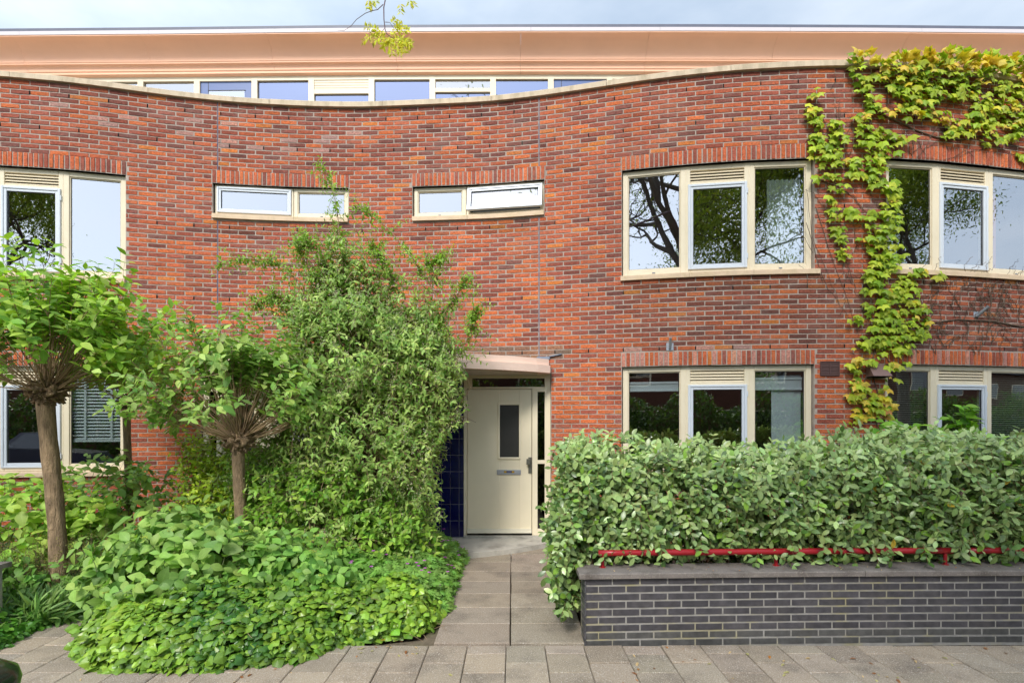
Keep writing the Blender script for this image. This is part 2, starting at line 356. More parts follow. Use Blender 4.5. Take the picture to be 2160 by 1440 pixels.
PALM = fan(sym([(0, .1), (.14, -.2), (.3, -.12), (.22, .1), (.52, .02), (.52, .2), (.3, .3), (.56, .52), (.44, .66), (.22, .5), (.24, .84), (.12, .92), (.06, .6), (0, .95)]))
LOBE = ovate([.5], .36, .1, .1)
def blade_t():
    v = []; f = []; uv = []
    for i, t in enumerate((0, .3, .6, .85)):
        w = .045 * (1 - t * .6); z = -.45 * t * t; y = t * (1 - .15 * t); v += [(-w, y, z + .01), (w, y, z + .01)]; uv += [(0, t), (1, t)]
        if i: a = 2 * i; f.append((a - 2, a - 1, a + 1, a))
    v.append((0, .85, -.46)); uv.append((.5, 1)); f.append((6, 7, 8))
    return Tmpl(v, f, uv)
BLADE = blade_t()
CROSS = Tmpl([(0, 0, 0), (.5, .5, .15), (0, 1, 0), (-.5, .5, .15), (0, .5, .5), (0, .5, -.4)], [(0, 1, 4), (1, 2, 4), (2, 3, 4), (3, 0, 4), (0, 5, 1), (1, 5, 2), (2, 5, 3), (3, 5, 0)], None, False)

def P(px, py, d): return ((px - CX) / F * d, d, EYE + (HY - py) / F * d)

# ------------------------------------------------------------------ the serpentine wall: plan curve from the height of its cap in the photo
ZC = 6.46; KD = (ZC - EYE) * F
pxs = np.array([-700, -560, -420, -280, -140, 0, 133, 233, 315, 413, 500, 570, 667, 760, 887, 1033, 1133, 1220, 1283, 1353, 1440, 1540, 1627, 1707, 1790, 1873, 1950, 2050, 2160, 2290, 2430, 2600, 2800])
pys = np.array([178, 160, 142, 134, 136, 147, 158.5, 171, 183, 195, 203.5, 208, 212.5, 214, 209, 202, 190.5, 177.5, 168, 157, 146, 135.5, 130, 126, 124.5, 126, 131, 143, 162, 180, 197, 208, 210])
gx = np.arange(-700, 2801, 5.0)
gy = np.interp(gx, pxs, pys)
ker = np.exp(-np.linspace(-2.2, 2.2, 41) ** 2); ker /= ker.sum(); gy = np.convolve(np.pad(gy, 20, mode='edge'), ker, 'valid')
gd = KD / (HY - gy) + .045; gX = (gx - CX) / F * gd
seg = np.hypot(np.diff(gX), np.diff(gd)); gs = np.concatenate([[0], np.cumsum(seg)])
S = lambda px: float(np.interp(px, gx, gs))
D = lambda px: float(np.interp(px, gx, gd))
def pos(s): return float(np.interp(s, gs, gX)), float(np.interp(s, gs, gd))
def tang(s):
    a = pos(s - .06); b = pos(s + .06); l = math.hypot(b[0] - a[0], b[1] - a[1]); return (b[0] - a[0]) / l, (b[1] - a[1]) / l
def nrm(s): t = tang(s); return t[1], -t[0]
def WP(s, z, o=0):
    x, y = pos(s); n = nrm(s); return (x + n[0] * o, y + n[1] * o, z)
def Z(px, py, o=0): return EYE + (HY - py) / F * (D(px) - o)
def wall_mat(s, z, o=0):
    """frame on the wall: u along it, v up, w outwards"""
    t = tang(s); n = nrm(s); p = WP(s, z, o)
    return Matrix(((t[0], 0, n[0], p[0]), (t[1], 0, n[1], p[1]), (0, 1, 0, p[2]), (0, 0, 0, 1)))
def chord_mat(s0, s1, rec):
    a = pos(s0); b = pos(s1); l = math.hypot(b[0] - a[0], b[1] - a[1]); t = ((b[0] - a[0]) / l, (b[1] - a[1]) / l); n = (t[1], -t[0])
    return Matrix(((t[0], 0, n[0], a[0] - n[0] * rec), (t[1], 0, n[1], a[1] - n[1] * rec), (0, 1, 0, 0), (0, 0, 0, 1))), l
SA, SB = S(-450), S(2500)

house = thing('brick_house', 'terraced red brick house front curving in waves with cream windows and salmon roof cornice', 'house', (0, 8.5, 0))
UP = (3.75, 5.20); LOW = (1.06, 2.49); SML = (4.76, 5.20)
wins = [  # (s edges of the panels, z0, z1, panel kinds, label)
    ([S(-147), S(-9), S(128), S(265)], *UP, 'fcf', 'upper three-part window at the left edge of the photo'),
    ([S(448), S(617), S(735)], *SML, 'tf', 'small shallow upper window with closed white sash'),
    ([S(870), S(982), S(1148)], *SML, 'fo', 'small shallow upper window with white sash tilted open'),
    ([S(1312), S(1448), S(1583), S(1718)], *UP, 'fcf', 'upper three-part window left of the yellow-green creeper'),
    ([S(1870), S(1985), S(2095), S(2210)], *UP, 'fcf', 'upper three-part window right of the creeper'),
    ([S(-147), S(-9), S(128), S(265)], *LOW, 'fcf', 'ground floor window behind the pollard trees'),
    ([S(1312), S(1448), S(1583), S(1718)], *LOW, 'fcf', 'ground floor window above the hedge left of the creeper'),
    ([S(1868), S(1981), S(2092), S(2207)], *LOW, 'fcf', 'ground floor window above the hedge right of the creeper')]
DOOR_S = (S(424), S(1162)); DOOR_Z = 2.52
LH = .20
holes = [(w[0][0], w[0][-1], w[1] - .075, w[2]) for w in wins] + [(DOOR_S[0], DOOR_S[1], -1, DOOR_Z)]
lint = [(w[0][0] - .01, w[0][-1] + .01, w[2], w[2] + LH) for w in wins]
# sill runs a little wider than its opening for two windows
CAPZ = ZC - .085
# wall backing (mortar face) with reveals
cuts = set(np.linspace(SA, SB, 420).tolist()); zc = {-.05, CAPZ}
for a, b, z0, z1 in holes:
    cuts |= {a, b}; zc |= {max(z0, -.05), z1}
cuts = sorted(cuts); zc = sorted(zc); wb = MB()
MO = -.0045
for i in range(len(cuts) - 1):
    s0, s1 = cuts[i], cuts[i + 1]
    if s1 - s0 < 1e-5: continue
    for j in range(len(zc) - 1):
        z0, z1 = zc[j], zc[j + 1]; cs, cz = (s0 + s1) / 2, (z0 + z1) / 2
        if any(a < cs < b and c < cz < d for a, b, c, d in holes): continue
        wb.quad(WP(s0, z0, MO), WP(s1, z0, MO), WP(s1, z1, MO), WP(s0, z1, MO))
        wb.quad(WP(s1, z0, -.3), WP(s0, z0, -.3), WP(s0, z1, -.3), WP(s1, z1, -.3))
for a, b, z0, z1 in holes:
    z0 = max(z0, -.05)
    wb.quad(WP(a, z0, -.3), WP(a, z0, MO), WP(a, z1, MO), WP(a, z1, -.3)); wb.quad(WP(b, z0, MO), WP(b, z0, -.3), WP(b, z1, -.3), WP(b, z1, MO))
    cs = [a] + [c for c in cuts if a < c < b] + [b]
    for c0, c1 in zip(cs[:-1], cs[1:]):
        wb.quad(WP(c0, z1, MO), WP(c1, z1, MO), WP(c1, z1, -.3), WP(c0, z1, -.3)); wb.quad(WP(c1, z0, MO), WP(c0, z0, MO), WP(c0, z0, -.3), WP(c1, z0, -.3))
wall = wb.build('wall', M['mortar'], house)

# bricks
def brick_tmpl():
    v = []; 
    e = .004
    for (w, i) in ((0, 0), (1, 1)):
        pass
    v = [(-.5, -.5, -1), (.5, -.5, -1), (.5, .5, -1), (-.5, .5, -1), (-.5, -.5, -.25), (.5, -.5, -.25), (.5, .5, -.25), (-.5, .5, -.25), (-.486, -.44, 0), (0.02, -.45, .06), (.486, -.44, 0), (.488, .44, 0), (-.02, .45, .05), (-.487, .44, 0)]
    f = [(0, 1, 5, 4), (1, 2, 6, 5), (2, 3, 7, 6), (3, 0, 4, 7), (4, 5, 10, 9, 8), (5, 6, 11, 10), (6, 7, 13, 12, 11), (7, 4, 8, 13), (8, 9, 12, 13), (9, 10, 11, 12)]
    return Tmpl(v, f, None, False)
BR = brick_tmpl()
PAL = np.array([lin(204, 108, 64), lin(191, 99, 65), lin(177, 92, 65), lin(163, 86, 67), lin(150, 82, 66), lin(136, 77, 65), lin(121, 73, 64), lin(210, 122, 62)])
def lowfreq(s, z): return math.sin(s * .9 + 1.3 * math.sin(z * .8)) + math.sin(z * 1.7 + s * .37 + 2) * .8 + math.sin(s * 2.3 - z * 1.1) * .4
def brick_tint(s, z):
    dirt = .35 * (z > 5.35) + .25 * (2.75 < z < 3.6) * (s > S(1250)) + .12 * lowfreq(s, z)
    w = np.array([.16, .24, .22, .15, .1, .05, .02, .04])
    if dirt > .2: w = np.array([.11, .15, .2, .19, .16, .11, .05, .03])
    if z < 2.6: w = np.array([.28, .3, .2, .1, .05, .03, .01, .03])
    w /= w.sum(); c = PAL[rng.choice(8, p=w)] * (1 + rng.normal(0, .1)) * (1 - .22 * max(0, min(1, dirt)))
    if 2.7 < z < 3.66 and s > S(1300): c = c * np.array([.88, .95, .9])
    if z > 6.22: c = c * .78
    for w_ in wins:
        if w_[0][0] - .02 < s < w_[0][-1] + .05 and 0 < w_[1] - .075 - z < .22 and rng.random() < .75: c = c * np.array([.72, .78, .74])
    if DOOR_S[0] - .1 < s < DOOR_S[1] + .2 and 2.6 < z < 2.80: c = c * .35 + np.array(lin(140, 126, 104)) * .5
    if (S(1300) < s < S(1730) and 2.68 < z < 2.78 and rng.random() < .45) or (abs(z - 5.9) < .2 and s < S(760) and rng.random() < .12): c = c * .55 + np.array(lin(196, 168, 158)) * .45
    return np.clip(c, .01, 1)
CH = .0656; mats_ = []; tints_ = []; weeps = MB()
jointS = [S(459), S(1137)]
def add_brick(s0, s1, z0, z1, vert=False):
    g = .0062; w = s1 - s0 - 2 * g + rng.normal(0, .0012); h = z1 - z0 - 2 * g
    if w < .02: return
    cs = (s0 + s1) / 2 + rng.normal(0, .0008); T = np.array(wall_mat(cs, (z0 + z1) / 2 + rng.normal(0, .0008), float(np.clip(rng.normal(0, .0012), -.002, .002))))
    rot = rng.normal(0, .004); c_, s_ = math.cos(rot), math.sin(rot)
    A = np.eye(4); A[0, 0] = w * c_; A[0, 1] = -h * s_; A[1, 0] = w * s_; A[1, 1] = h * c_; A[2, 2] = .03
    mats_.append(T @ A); tints_.append(brick_tint(cs, (z0 + z1) / 2))
CH = CAPZ / round(CAPZ / CH); nC = round(CAPZ / CH); BL = .238
weep_courses = {nC - 3, int((UP[0] - .08) / CH) - 2, int((LOW[1] + LH) / CH) + 1, int(5.75 / CH), int((SML[0] - .08) / CH) - 2}
for c in range(nC):
    z0, z1 = c * CH, (c + 1) * CH; zm = (z0 + z1) / 2
    bl = sorted((a, b) for a, b, h0, h1 in holes + lint if h0 < zm < h1)
    s = SA - rng.random() * .22; edges = []; off = (c % 2) * BL / 2
    s = SA - .33 + off; g0 = s
    while s < SB:
        l = BL
        a, b = s, s + l; s = b
        segs = [(a, b)]
        for h0, h1 in bl:
            ns = []
            for q0, q1 in segs:
                if q1 <= h0 or q0 >= h1: ns.append((q0, q1)); continue
                if q0 < h0: ns.append((q0, h0))
                if q1 > h1: ns.append((h1, q1))
            segs = ns
        for js in jointS:
            ns = []
            for q0, q1 in segs:
                if q0 < js < q1: ns += [(q0, js - .004), (js + .004, q1)]
                else: ns.append((q0, q1))
            segs = ns
        for q0, q1 in segs: add_brick(q0, q1, z0, z1)
    if c in weep_courses:
        k = g0 + 3 * BL
        i = 0
        while k < SB:
            if not any(h0 - .05 < k < h1 + .05 for h0, h1 in bl):
                T = wall_mat(k, zm, 0); weeps.box(T, -.006, .006, -.024, .026, -.012, .0015)
            k += 2 * BL
mats_ = np.array(mats_); tints_ = np.array(tints_)
pz = mats_[:, :3, 3]; bpx = CX + F * pz[:, 0] / pz[:, 1]; bpy_ = HY - F * (pz[:, 2] - EYE) / pz[:, 1]
vis = ((bpy_ < 640) | ((bpx > 1170) & (bpx < 1310) & (bpy_ < 900)) | ((bpx > 1310) & (bpy_ < 740))) & ~((bpx > 1780) & (bpy_ < 300))
scatter('brick', BR, mats_, tints_, M['brick'], wall, 300, score=vis.astype(float) * (1 + .5 * rng.random(len(vis))))
weeps.build('weep_slot', M['dark'], wall, 'stuff')
for js in jointS:
    jb = MB(); zz = np.arange(0, CAPZ, .15)
    for z in zz:
        if any(a < js < b and c - .0 < z + .07 < d for a, b, c, d in holes): continue
        jb.box(wall_mat(js, 0), -.0045 + rng.normal(0, .0008), .0045, z, min(z + .15, CAPZ), -.02, .001)
    jb.build('movement_joint', mat('violet_sealant', lin(88, 82, 112), .7, .3, var=.3, vscale=30), wall)

# soldier courses over the openings
sold_me = BR.single('soldier_brick'); sold_me.materials.append(M['brick'])
for a, b, z0, z1 in lint:
    lm = MB(); n = int(round((b - a) / .0625)); w = (b - a) / n
    for i in range(12):
        q0 = a + (b - a) * i / 12; q1 = a + (b - a) * (i + 1) / 12; lm.quad(WP(q0, z0, -.1), WP(q1, z0, -.1), WP(q1, z0, MO + .001), WP(q0, z0, MO + .001)); lm.quad(WP(q0, z0, MO + .001), WP(q1, z0, MO + .001), WP(q1, z1, MO + .001), WP(q0, z1, MO + .001))
    lo = lm.build('lintel', M['mortar'], house)
    for i in range(n):
        T = np.array(wall_mat(a + (i + .5) * w + rng.normal(0, .001), (z0 + z1) / 2 + rng.normal(0, .0015), .002 + rng.normal(0, .0015)))
        A = np.zeros((4, 4)); A[0, 1] = -(w - .0125); A[1, 0] = z1 - z0 - .014; A[2, 2] = .06; A[3, 3] = 1
        c = PAL[rng.choice(8, p=[.28, .3, .2, .12, .05, .02, 0, .03])] * (1 + rng.normal(0, .1))
        if z0 < 3 and a > S(1300) and rng.random() < .22: c = c * .6 + np.array(lin(200, 168, 158)) * .4
        put('soldier_brick', sold_me, lo, None, None, Matrix((T @ A).tolist()), np.clip(c, .01, 1))

# parapet cap stones
capb = MB(); s = SA; first = True
cap_parent = bpy.data.objects.new('parapet_cap', None); COL.objects.link(cap_parent); cap_parent.parent = house; cap_parent.matrix_parent_inverse = Matrix.Translation(-Vector(house.location))
caps = sorted([SA] + [S(p) for p in (-250, 25, 315, 570, 808, 1037, 1280, 1540, 1790, 2040, 2300)] + [SB])
def ribbon(sa, sb, prof, name, m, parent, gap=.003, k=10, capends=True):
    """sweep a closed profile of (outward, z) points along the wall"""
    b = MB(); ss = np.linspace(sa + gap, sb - gap, k); n = len(prof)
    for s in ss: b.v += [WP(float(s), z, o) for o, z in prof]
    for i in range(k - 1):
        for j in range(n):
            j2 = (j + 1) % n; b.f.append((i * n + j, (i + 1) * n + j, (i + 1) * n + j2, i * n + j2))
    b.f.append(tuple(range(n))); b.f.append(tuple((k - 1) * n + j for j in reversed(range(n))))
    return b.build(name, m, parent)
for a, b in zip(caps[:-1], caps[1:]):
    dz = rng.normal(0, .002)
    ribbon(a, b, [(-.33, ZC - .08), (-.33, ZC + dz), (.040, ZC - .006 + dz), (.045, ZC - .012 + dz), (.045, ZC - .08)], 'cap_stone', M['cap'], cap_parent)

# ------------------------------------------------------------------ windows
REC = .055
def frame_ring(mb, T, u0, u1, v0, v1, b, w0, w1, bb=None):
    bb = b if bb is None else bb
    mb.bbox(T, u0, u0 + b, v0, v1, w0, w1); mb.bbox(T, u1 - b, u1, v0, v1, w0, w1)
    mb.bbox(T, u0 + b, u1 - b, v0, v0 + bb, w0, w1 - .0015); mb.bbox(T, u0 + b, u1 - b, v1 - b, v1, w0, w1 - .0015)
def glazed(T, u0, u1, v0, v1, w, gm, parent, win_name='pane'):
    g = MB(); g.box(T, u0, u1, v0, v1, w - .004, w); g.build(win_name, gm, parent)
def add_window(edges, z0, z1, kinds, label, low):
    """frame mesh > panes, sash, louvre slats, sill stones"""
    fr = MB(); todo = []; gm = M['glass_low'] if low else M['glass']; bead_l = []; gask_l = []
    for k, kd in enumerate(kinds):
        T, l = chord_mat(edges[k], edges[k + 1], REC)
        u0, u1 = (.012 if k == 0 else .0015), l - (.012 if k == len(kinds) - 1 else .0015)
        small = z1 - z0 < .6; b = .055 if small else .07
        if kd == 'f':
            frame_ring(fr, T, u0, u1, z0, z1, b, -.09, 0, b * 1.15)
            beads = MB(); bead_l.append(beads); frame_ring(beads, T, u0 + b, u1 - b, z0 + b * 1.15, z1 - b, .014, -.085, -.014)
            gask = MB(); gask_l.append(gask); frame_ring(gask, T, u0 + b + .014, u1 - b - .014, z0 + b * 1.15 + .014, z1 - b - .014, .006, -.08, -.026)
            todo.append(('pane', T, (u0 + b + .01, u1 - b - .01, z0 + b * 1.15 + .01, z1 - b - .01, -.03)))
        elif kd == 'c':
            b2 = .028; lt, lb = z1 - .065, z1 - .225
            fr.bbox(T, u0, u0 + .06, z0, z1, -.09, 0); fr.bbox(T, u1 - .06, u1, z0, z1, -.09, 0); fr.bbox(T, u0 + .06, u1 - .06, lt, z1, -.09, -.0015); fr.bbox(T, u0 + .06, u1 - .06, z0, z0 + .07, -.09, -.0015); fr.bbox(T, u0 + .06, u1 - .06, lb - .07, lb, -.09, -.0015)
            gask = MB(); gask_l.append(gask); gask.box(T, u0 + .06, u1 - .06, lb, lt, -.085, -.06)  # solid black backing sheet behind the louvre slats
            for i in range(4):
                q = lb + .004 + i * (lt - lb - .004) / 4; todo.append(('slat', T, (u0 + .062, u1 - .062, q, q + (lt - lb) / 4 - .008)))
            todo.append(('sash', T, (u0 + b2, u1 - b2, z0 + .045, z1 - .255, 0)))
        elif kd in 'to':
            frame_ring(fr, T, u0, u1, z0, z1, .05, -.09, 0)
            if kd == 't': todo.append(('sash', T, (u0 + .03, u1 - .03, z0 + .035, z1 - .03, 0)))
            else:
                ang = R(13); piv = Matrix.Translation((0, z1 - .03, .03)) @ Matrix.Rotation(-ang, 4, 'X') @ Matrix.Translation((0, -(z1 - .03), -.03))
                todo.append(('sash', T @ piv, (u0 + .02, u1 - .02, z0 + .05, z1 - .03, 0)))
                gask = MB(); gask_l.append(gask); gask.box(T, u0 + .05, u1 - .05, z0 + .05, z0 + .075, -.085, -.03)  # black bar fills the gap under the open sash, standing in for shade
    win = fr.build('window', M['cream'], house); win['label'] = label
    for q in bead_l: q.build('glazing_bead', M['cream'], win)
    for q in gask_l: q.build('gasket_and_gap', M['gasket_and_gap'], win)
    for it in todo:
        if it[0] == 'pane': glazed(it[1], *it[2][:4], it[2][4], gm, win)
        elif it[0] == 'slat':
            u0, u1, q0, q1 = it[2]; sl = MB(); T = it[1]
            sl.v += [tuple(T @ Vector(p)) for p in ((u0, q0, -.004), (u1, q0, -.004), (u1, q1, -.034), (u0, q1, -.034), (u0, q0 - .004, -.012), (u1, q0 - .004, -.012), (u1, q1, -.042), (u0, q1, -.042))]
            sl.f += [(0, 1, 2, 3), (7, 6, 5, 4), (0, 4, 5, 1), (3, 2, 6, 7), (0, 3, 7, 4), (1, 5, 6, 2)]; sl.build('slat', M['cream'], win)
        else:
            T = it[1]; u0, u1, v0, v1, _ = it[2]; sm = MB(); small = v1 - v0 < .6; b = .05 if small else .058
            frame_ring(sm, T, u0, u1, v0, v1, b * .55, -.02, .022); frame_ring(sm, T, u0 + b * .55, u1 - b * .55, v0 + b * .55, v1 - b * .55, b * .6, -.03, .012)
            sm.build('sash', M['whitepaint'], win)
            bb = b * 1.15; gk = MB(); frame_ring(gk, T, u0 + bb, u1 - bb, v0 + bb, v1 - bb, .006, -.03, -.004); gk.build('gasket_and_gap', M['gasket_and_gap'], win)
            glazed(T, u0 + bb, u1 - bb, v0 + bb, v1 - bb, -.012, gm, win)
            hs = MB()
            if not small:
                for hv in (v0 + .12, v1 - .16): hs.bbox(T, u1 - .002, u1 + .012, hv, hv + .07, -.01, .02)
                hs.build('hinge', M['whitepaint'], win)
    # drain caps
    dc = MB()
    for k, kd in enumerate(kinds):
        if kd == 'f':
            T, l = chord_mat(edges[k], edges[k + 1], REC); dc.bbox(T, l / 2 - .02, l / 2 + .02, z0 + .022, z0 + .036, 0, .006)
    if dc.v: dc.build('drain_cap', M['lead'], win)
    ext = [.0, .0]
    if not low and edges[0] > S(1300): ext = [.02, .06]
    es = [edges[0] - ext[0]] + [e + .03 for e in edges[1:-1]] + [edges[-1] + ext[1]]
    for a, b in zip(es[:-1], es[1:]):
        ribbon(a, b, [(-.09, z0 - .001), (-.052, z0 - .001), (.035, z0 - .012), (.038, z0 - .018), (.038, z0 - .075), (-.09, z0 - .075)], 'sill_stone', M['sill'], win, .0015, 5)
for e, z0, z1, k, lb in wins: add_window(e, z0, z1, k, lb, z1 < 3)

# ------------------------------------------------------------------ entrance: tile wall, doors, frames, canopy, slab
DY = 7.60; ID = Matrix(((1, 0, 0, 0), (0, 0, -1, DY), (0, 1, 0, 0), (0, 0, 0, 1)))       # u = x, v = z, w towards the street
dx = lambda px: (px - CX) / F * DY
dz_ = lambda py: EYE + (HY - py) / F * DY
X0, X1 = WP(DOOR_S[0], 0)[0], WP(DOOR_S[1], 0)[0]
XM = (dx(430) + dx(1160)) / 2
def entrance(mirror, lab):
    T = ID if not mirror else Matrix(((-1, 0, 0, 2 * XM), (0, 0, -1, DY), (0, 1, 0, 0), (0, 0, 0, 1)))
    fr = MB(); zb = .10; zt = DOOR_Z; xl, xr = dx(978), dx(1161)
    if not mirror: xr = max(xr, X1 + .002)
    fr.bbox(T, xl, dx(984.5), zb, zt, -.09, 0); fr.bbox(T, dx(1149), xr, zb, zt, -.09, 0); fr.bbox(T, dx(1122.5), dx(1134), zb, dz_(820), -.09, -.001)
    fr.bbox(T, dx(984.5), dx(1149), dz_(820), dz_(815.5), -.09, -.0015); fr.bbox(T, dx(984.5), dx(1149), dz_(797.5), zt, -.09, -.0015)
    fr.bbox(T, dx(1134), dx(1149), dz_(978), dz_(970), -.09, -.002); fr.bbox(T, dx(1134), dx(1149), zb, dz_(1115), -.09, -.002); fr.bbox(T, dx(1134), dx(1149), dz_(826), dz_(820), -.09, -.002)
    fr.bbox(T, dx(984.5), dx(996), dz_(815.5), dz_(797.5), -.09, -.002)
    f = fr.build('door_frame', M['doorpaint'], house)
    glazed(T, dx(996), dx(1149), dz_(815.5), dz_(797.5), -.03, M['darkglass'], f); glazed(T, dx(1134), dx(1149), dz_(970), dz_(826), -.03, M['darkglass'], f); glazed(T, dx(1134), dx(1149), dz_(1115), dz_(978), -.03, M['darkglass'], f)
    d = MB(); a, b, c, e = dx(985.5), dx(1121.5), dz_(1124), dz_(821); ga, gb, gc, ge = dx(1054), dx(1095), dz_(964), dz_(853.5)
    d.bbox(T, a, ga, c, e, -.06, -.012); d.bbox(T, gb, b, c, e, -.06, -.012); d.box(T, ga, gb, c, gc, -.06, -.0135); d.box(T, ga, gb, ge, e, -.06, -.0135)
    door = d.build('door', M['doorpaint'], house); door['label'] = lab
    bd = MB(); frame_ring(bd, T, ga - .028, gb + .028, gc - .03, ge + .028, .03, -.012, .001); bd.build('glass_trim', M['doorpaint'], door)
    dr = MB(); dr.bbox(T, a, b, c + .003, c + .065, -.012, .012); dr.bbox(T, a, b, c + .003, c + .028, .012, .028); dr.build('drip_rail', mat('rail_paint', lin(226, 218, 196), .4), door)
    g = MB(); g.box(T, ga, gb, gc, ge, -.04, -.022); g.build('wired_glass', WG, door)
    ls = MB(); ls.bbox(T, dx(1048), dx(1098.5), dz_(1000.5), dz_(990.5), -.012, .004); ls.bbox(T, dx(1050.5), dx(1096), dz_(999), dz_(992), .004, .009); ls.build('letter_slot', M['silver'], door)
    st = MB(); st.box(T, dx(1063), dx(1085), dz_(996.8), dz_(992.5), .009, .0098); st.build('sticker', M['black'], door)
    ye = MB(); ye.box(T, dx(1063.3), dx(1068.3), dz_(996.4), dz_(992.9), .0098, .0103); ye.box(T, dx(1079.7), dx(1084.7), dz_(996.4), dz_(992.9), .0098, .0103); ye.build('sticker_yellow_field', M['yellow'], door)
    gp = MB(); gp.box(T, dx(1069.5), dx(1078.5), dz_(996.2), dz_(993.1), .0098, .0103); gp.build('sticker_grey_field', M['greyprint'], door)
    if not mirror:
        for q in (1065.8, 1082.2):
            cu = bpy.data.curves.new('sticker_lettering', 'FONT'); cu.body = 'NEE'; cu.size = .017; cu.align_x = 'CENTER'; cu.align_y = 'CENTER'; cu.extrude = .0002; cu.materials.append(M['black']); _o = bpy.data.objects.new('tmp', cu); COL.objects.link(_o); me_ = bpy.data.meshes.new_from_object(_o); bpy.data.objects.remove(_o)
            to = put('sticker_lettering', me_, door, M['black']); to.matrix_basis = T @ Matrix.Translation((dx(q), dz_(994.65), .0106))
    h = MB(); h.bbox(T, dx(1114.5), dx(1121.3), dz_(997.5), dz_(964), -.012, .004, .002); h.build('lock_plate', M['nickel'], door)
    h = MB(); h.bbox(T, dx(1110.2), dx(1117.8), dz_(979), dz_(967), .035, .062, .004); h.bbox(T, dx(1115), dx(1118.5), dz_(976), dz_(970), .004, .036); h.build('handle', M['nickel'], door)
    h = MB(); h.tube([T @ Vector((dx(1117.3), dz_(986.5), .003)), T @ Vector((dx(1117.3), dz_(986.5), .011))], .009, 10); h.build('lock_cylinder', M['nickel'], door)
    th = MB(); th.bbox(T, xl, xr, .0, zb + .0, -.11, .015); th.build('threshold', M['concrete'], house)
WG = bpy.data.materials.new('wired_glass'); WG.use_nodes = True; _t = WG.node_tree; _p = _t.nodes['Principled BSDF']; _p.inputs['Roughness'].default_value = .22
_g = N(_t, 'ShaderNodeNewGeometry'); _s = N(_t, 'ShaderNodeSeparateXYZ'); _t.links.new(_g.outputs['Position'], _s.inputs[0])
def _grid(o):
    a = N(_t, 'ShaderNodeMath', operation='MULTIPLY'); a.inputs[1].default_value = 62; _t.links.new(o, a.inputs[0]); b = N(_t, 'ShaderNodeMath', operation='FRACT'); _t.links.new(a.outputs[0], b.inputs[0]); c = N(_t, 'ShaderNodeMath', operation='LESS_THAN'); c.inputs[1].default_value = .22; _t.links.new(b.outputs[0], c.inputs[0]); return c.outputs[0]
_m = N(_t, 'ShaderNodeMath', operation='MAXIMUM'); _t.links.new(_grid(_s.outputs[0]), _m.inputs[0]); _t.links.new(_grid(_s.outputs[2]), _m.inputs[1])
_x = N(_t, 'ShaderNodeMix', data_type='RGBA'); _x.inputs[6].default_value = (.028, .027, .025, 1); _x.inputs[7].default_value = (.085, .08, .075, 1); _t.links.new(_m.outputs[0], _x.inputs['Factor']); _t.links.new(_x.outputs[2], _p.inputs['Base Color'])
entrance(False, 'cream front door with a narrow wired glass pane')
entrance(True, 'neighbouring front door hidden behind the shrubs')
tb = MB(); xa, xb = 2 * XM - dx(978), dx(978); tb.box(ID, xa, xb, -.02, DOOR_Z, -.09, -.012); tw = tb.build('tile_wall', M['grout'], house)
tm_ = MB(); tm_.bbox(Matrix.Identity(4), -.0605, .0605, -.114, .114, -.011, 0, .003); tme = tm_.mesh('glazed_tile'); tme.materials.append(M['bluetile'])
x = dx(968) + .0; 
th_ = MB(); th_.bbox(ID, dx(969) + .001, dx(977.6), 0.08, .081, 0, .001)
cols_x = []
q = dx(968.3)
while q - .1265 > xa: cols_x.append(q - .1265 / 2); q -= .1265
for i_, xc in enumerate(cols_x):
    for r_ in range(10):
        if xc < dx(820) and r_ > 3: continue
        zc_ = .075 + .118 + r_ * .236; put('glazed_tile', tme, tw, None, None, Matrix.Translation((xc, DY + .001 + rng.normal(0, .0006), zc_)) @ Matrix.Rotation(R(90), 4, 'X'))
hf = MB(); hf.bbox(Matrix.Identity(4), -.031, .031, -.114, .114, -.011, 0, .003); hme = hf.mesh('cut_tile'); hme.materials.append(M['bluetile'])
for r_ in range(10): put('cut_tile', hme, tw, None, None, Matrix.Translation((dx(968.3) + .0345, DY + .001, .193 + r_ * .236)) @ Matrix.Rotation(R(90), 4, 'X'))
# canopy: thin curved slab bulging over both doors
def arc(px0, px1, dend0, dend1, bulge, n=28, grow=0):
    x0, x1 = (px0 - CX) / F * dend0, (px1 - CX) / F * dend1; out = []
    for i in range(n + 1):
        t = i / n; xx = x0 + (x1 - x0) * t; q = 1 - (2 * t - 1) ** 2; out.append((xx, dend0 + (dend1 - dend0) * t - bulge * (q ** .9) - grow))
    return out
def slab_sweep(front, ztop, zbot, lip, name, m, parent, backs=None):
    poly = front + [(front[-1][0], 7.95), (front[0][0], 7.95)] if backs is None else front + backs
    b = MB(); b.prism(poly, zbot, ztop); return b.build(name, m, parent)
cf = arc(428, 1161, 7.50, 7.36, .92)
cn = slab_sweep(cf, 2.520, 2.415, 0, 'canopy', M['canopy'], house)
cf2 = arc(431, 1158, 7.55, 7.41, .92)
slab_sweep(cf2, 2.612, 2.5205, 0, 'canopy_upper_band', M['canopy'], cn)
cf3 = [(x_, y_ + .10) for x_, y_ in cf[1:-1]]
slab_sweep(cf3, 2.4145, 2.405, 0, 'soffit', mat('soffit_board', lin(196, 186, 170), .8), cn)
cf4 = [(x_, y_ + .05) for x_, y_ in cf2[1:-1]]
slab_sweep(cf4, 2.618, 2.6125, 0, 'canopy_roofing', M['lead'], cn)
fl = MB(); a_ = S(1150); fl.box(wall_mat(a_, 0), -.12, .07, 2.625, 2.665, -.01, .02)
T_ = wall_mat(S(1162), 2.66); fl.box(T_ @ Matrix.Rotation(R(10), 4, 'Z'), -.02, .16, .0, .012, -.01, .03); fl.build('lead_flashing', M['lead'], house)
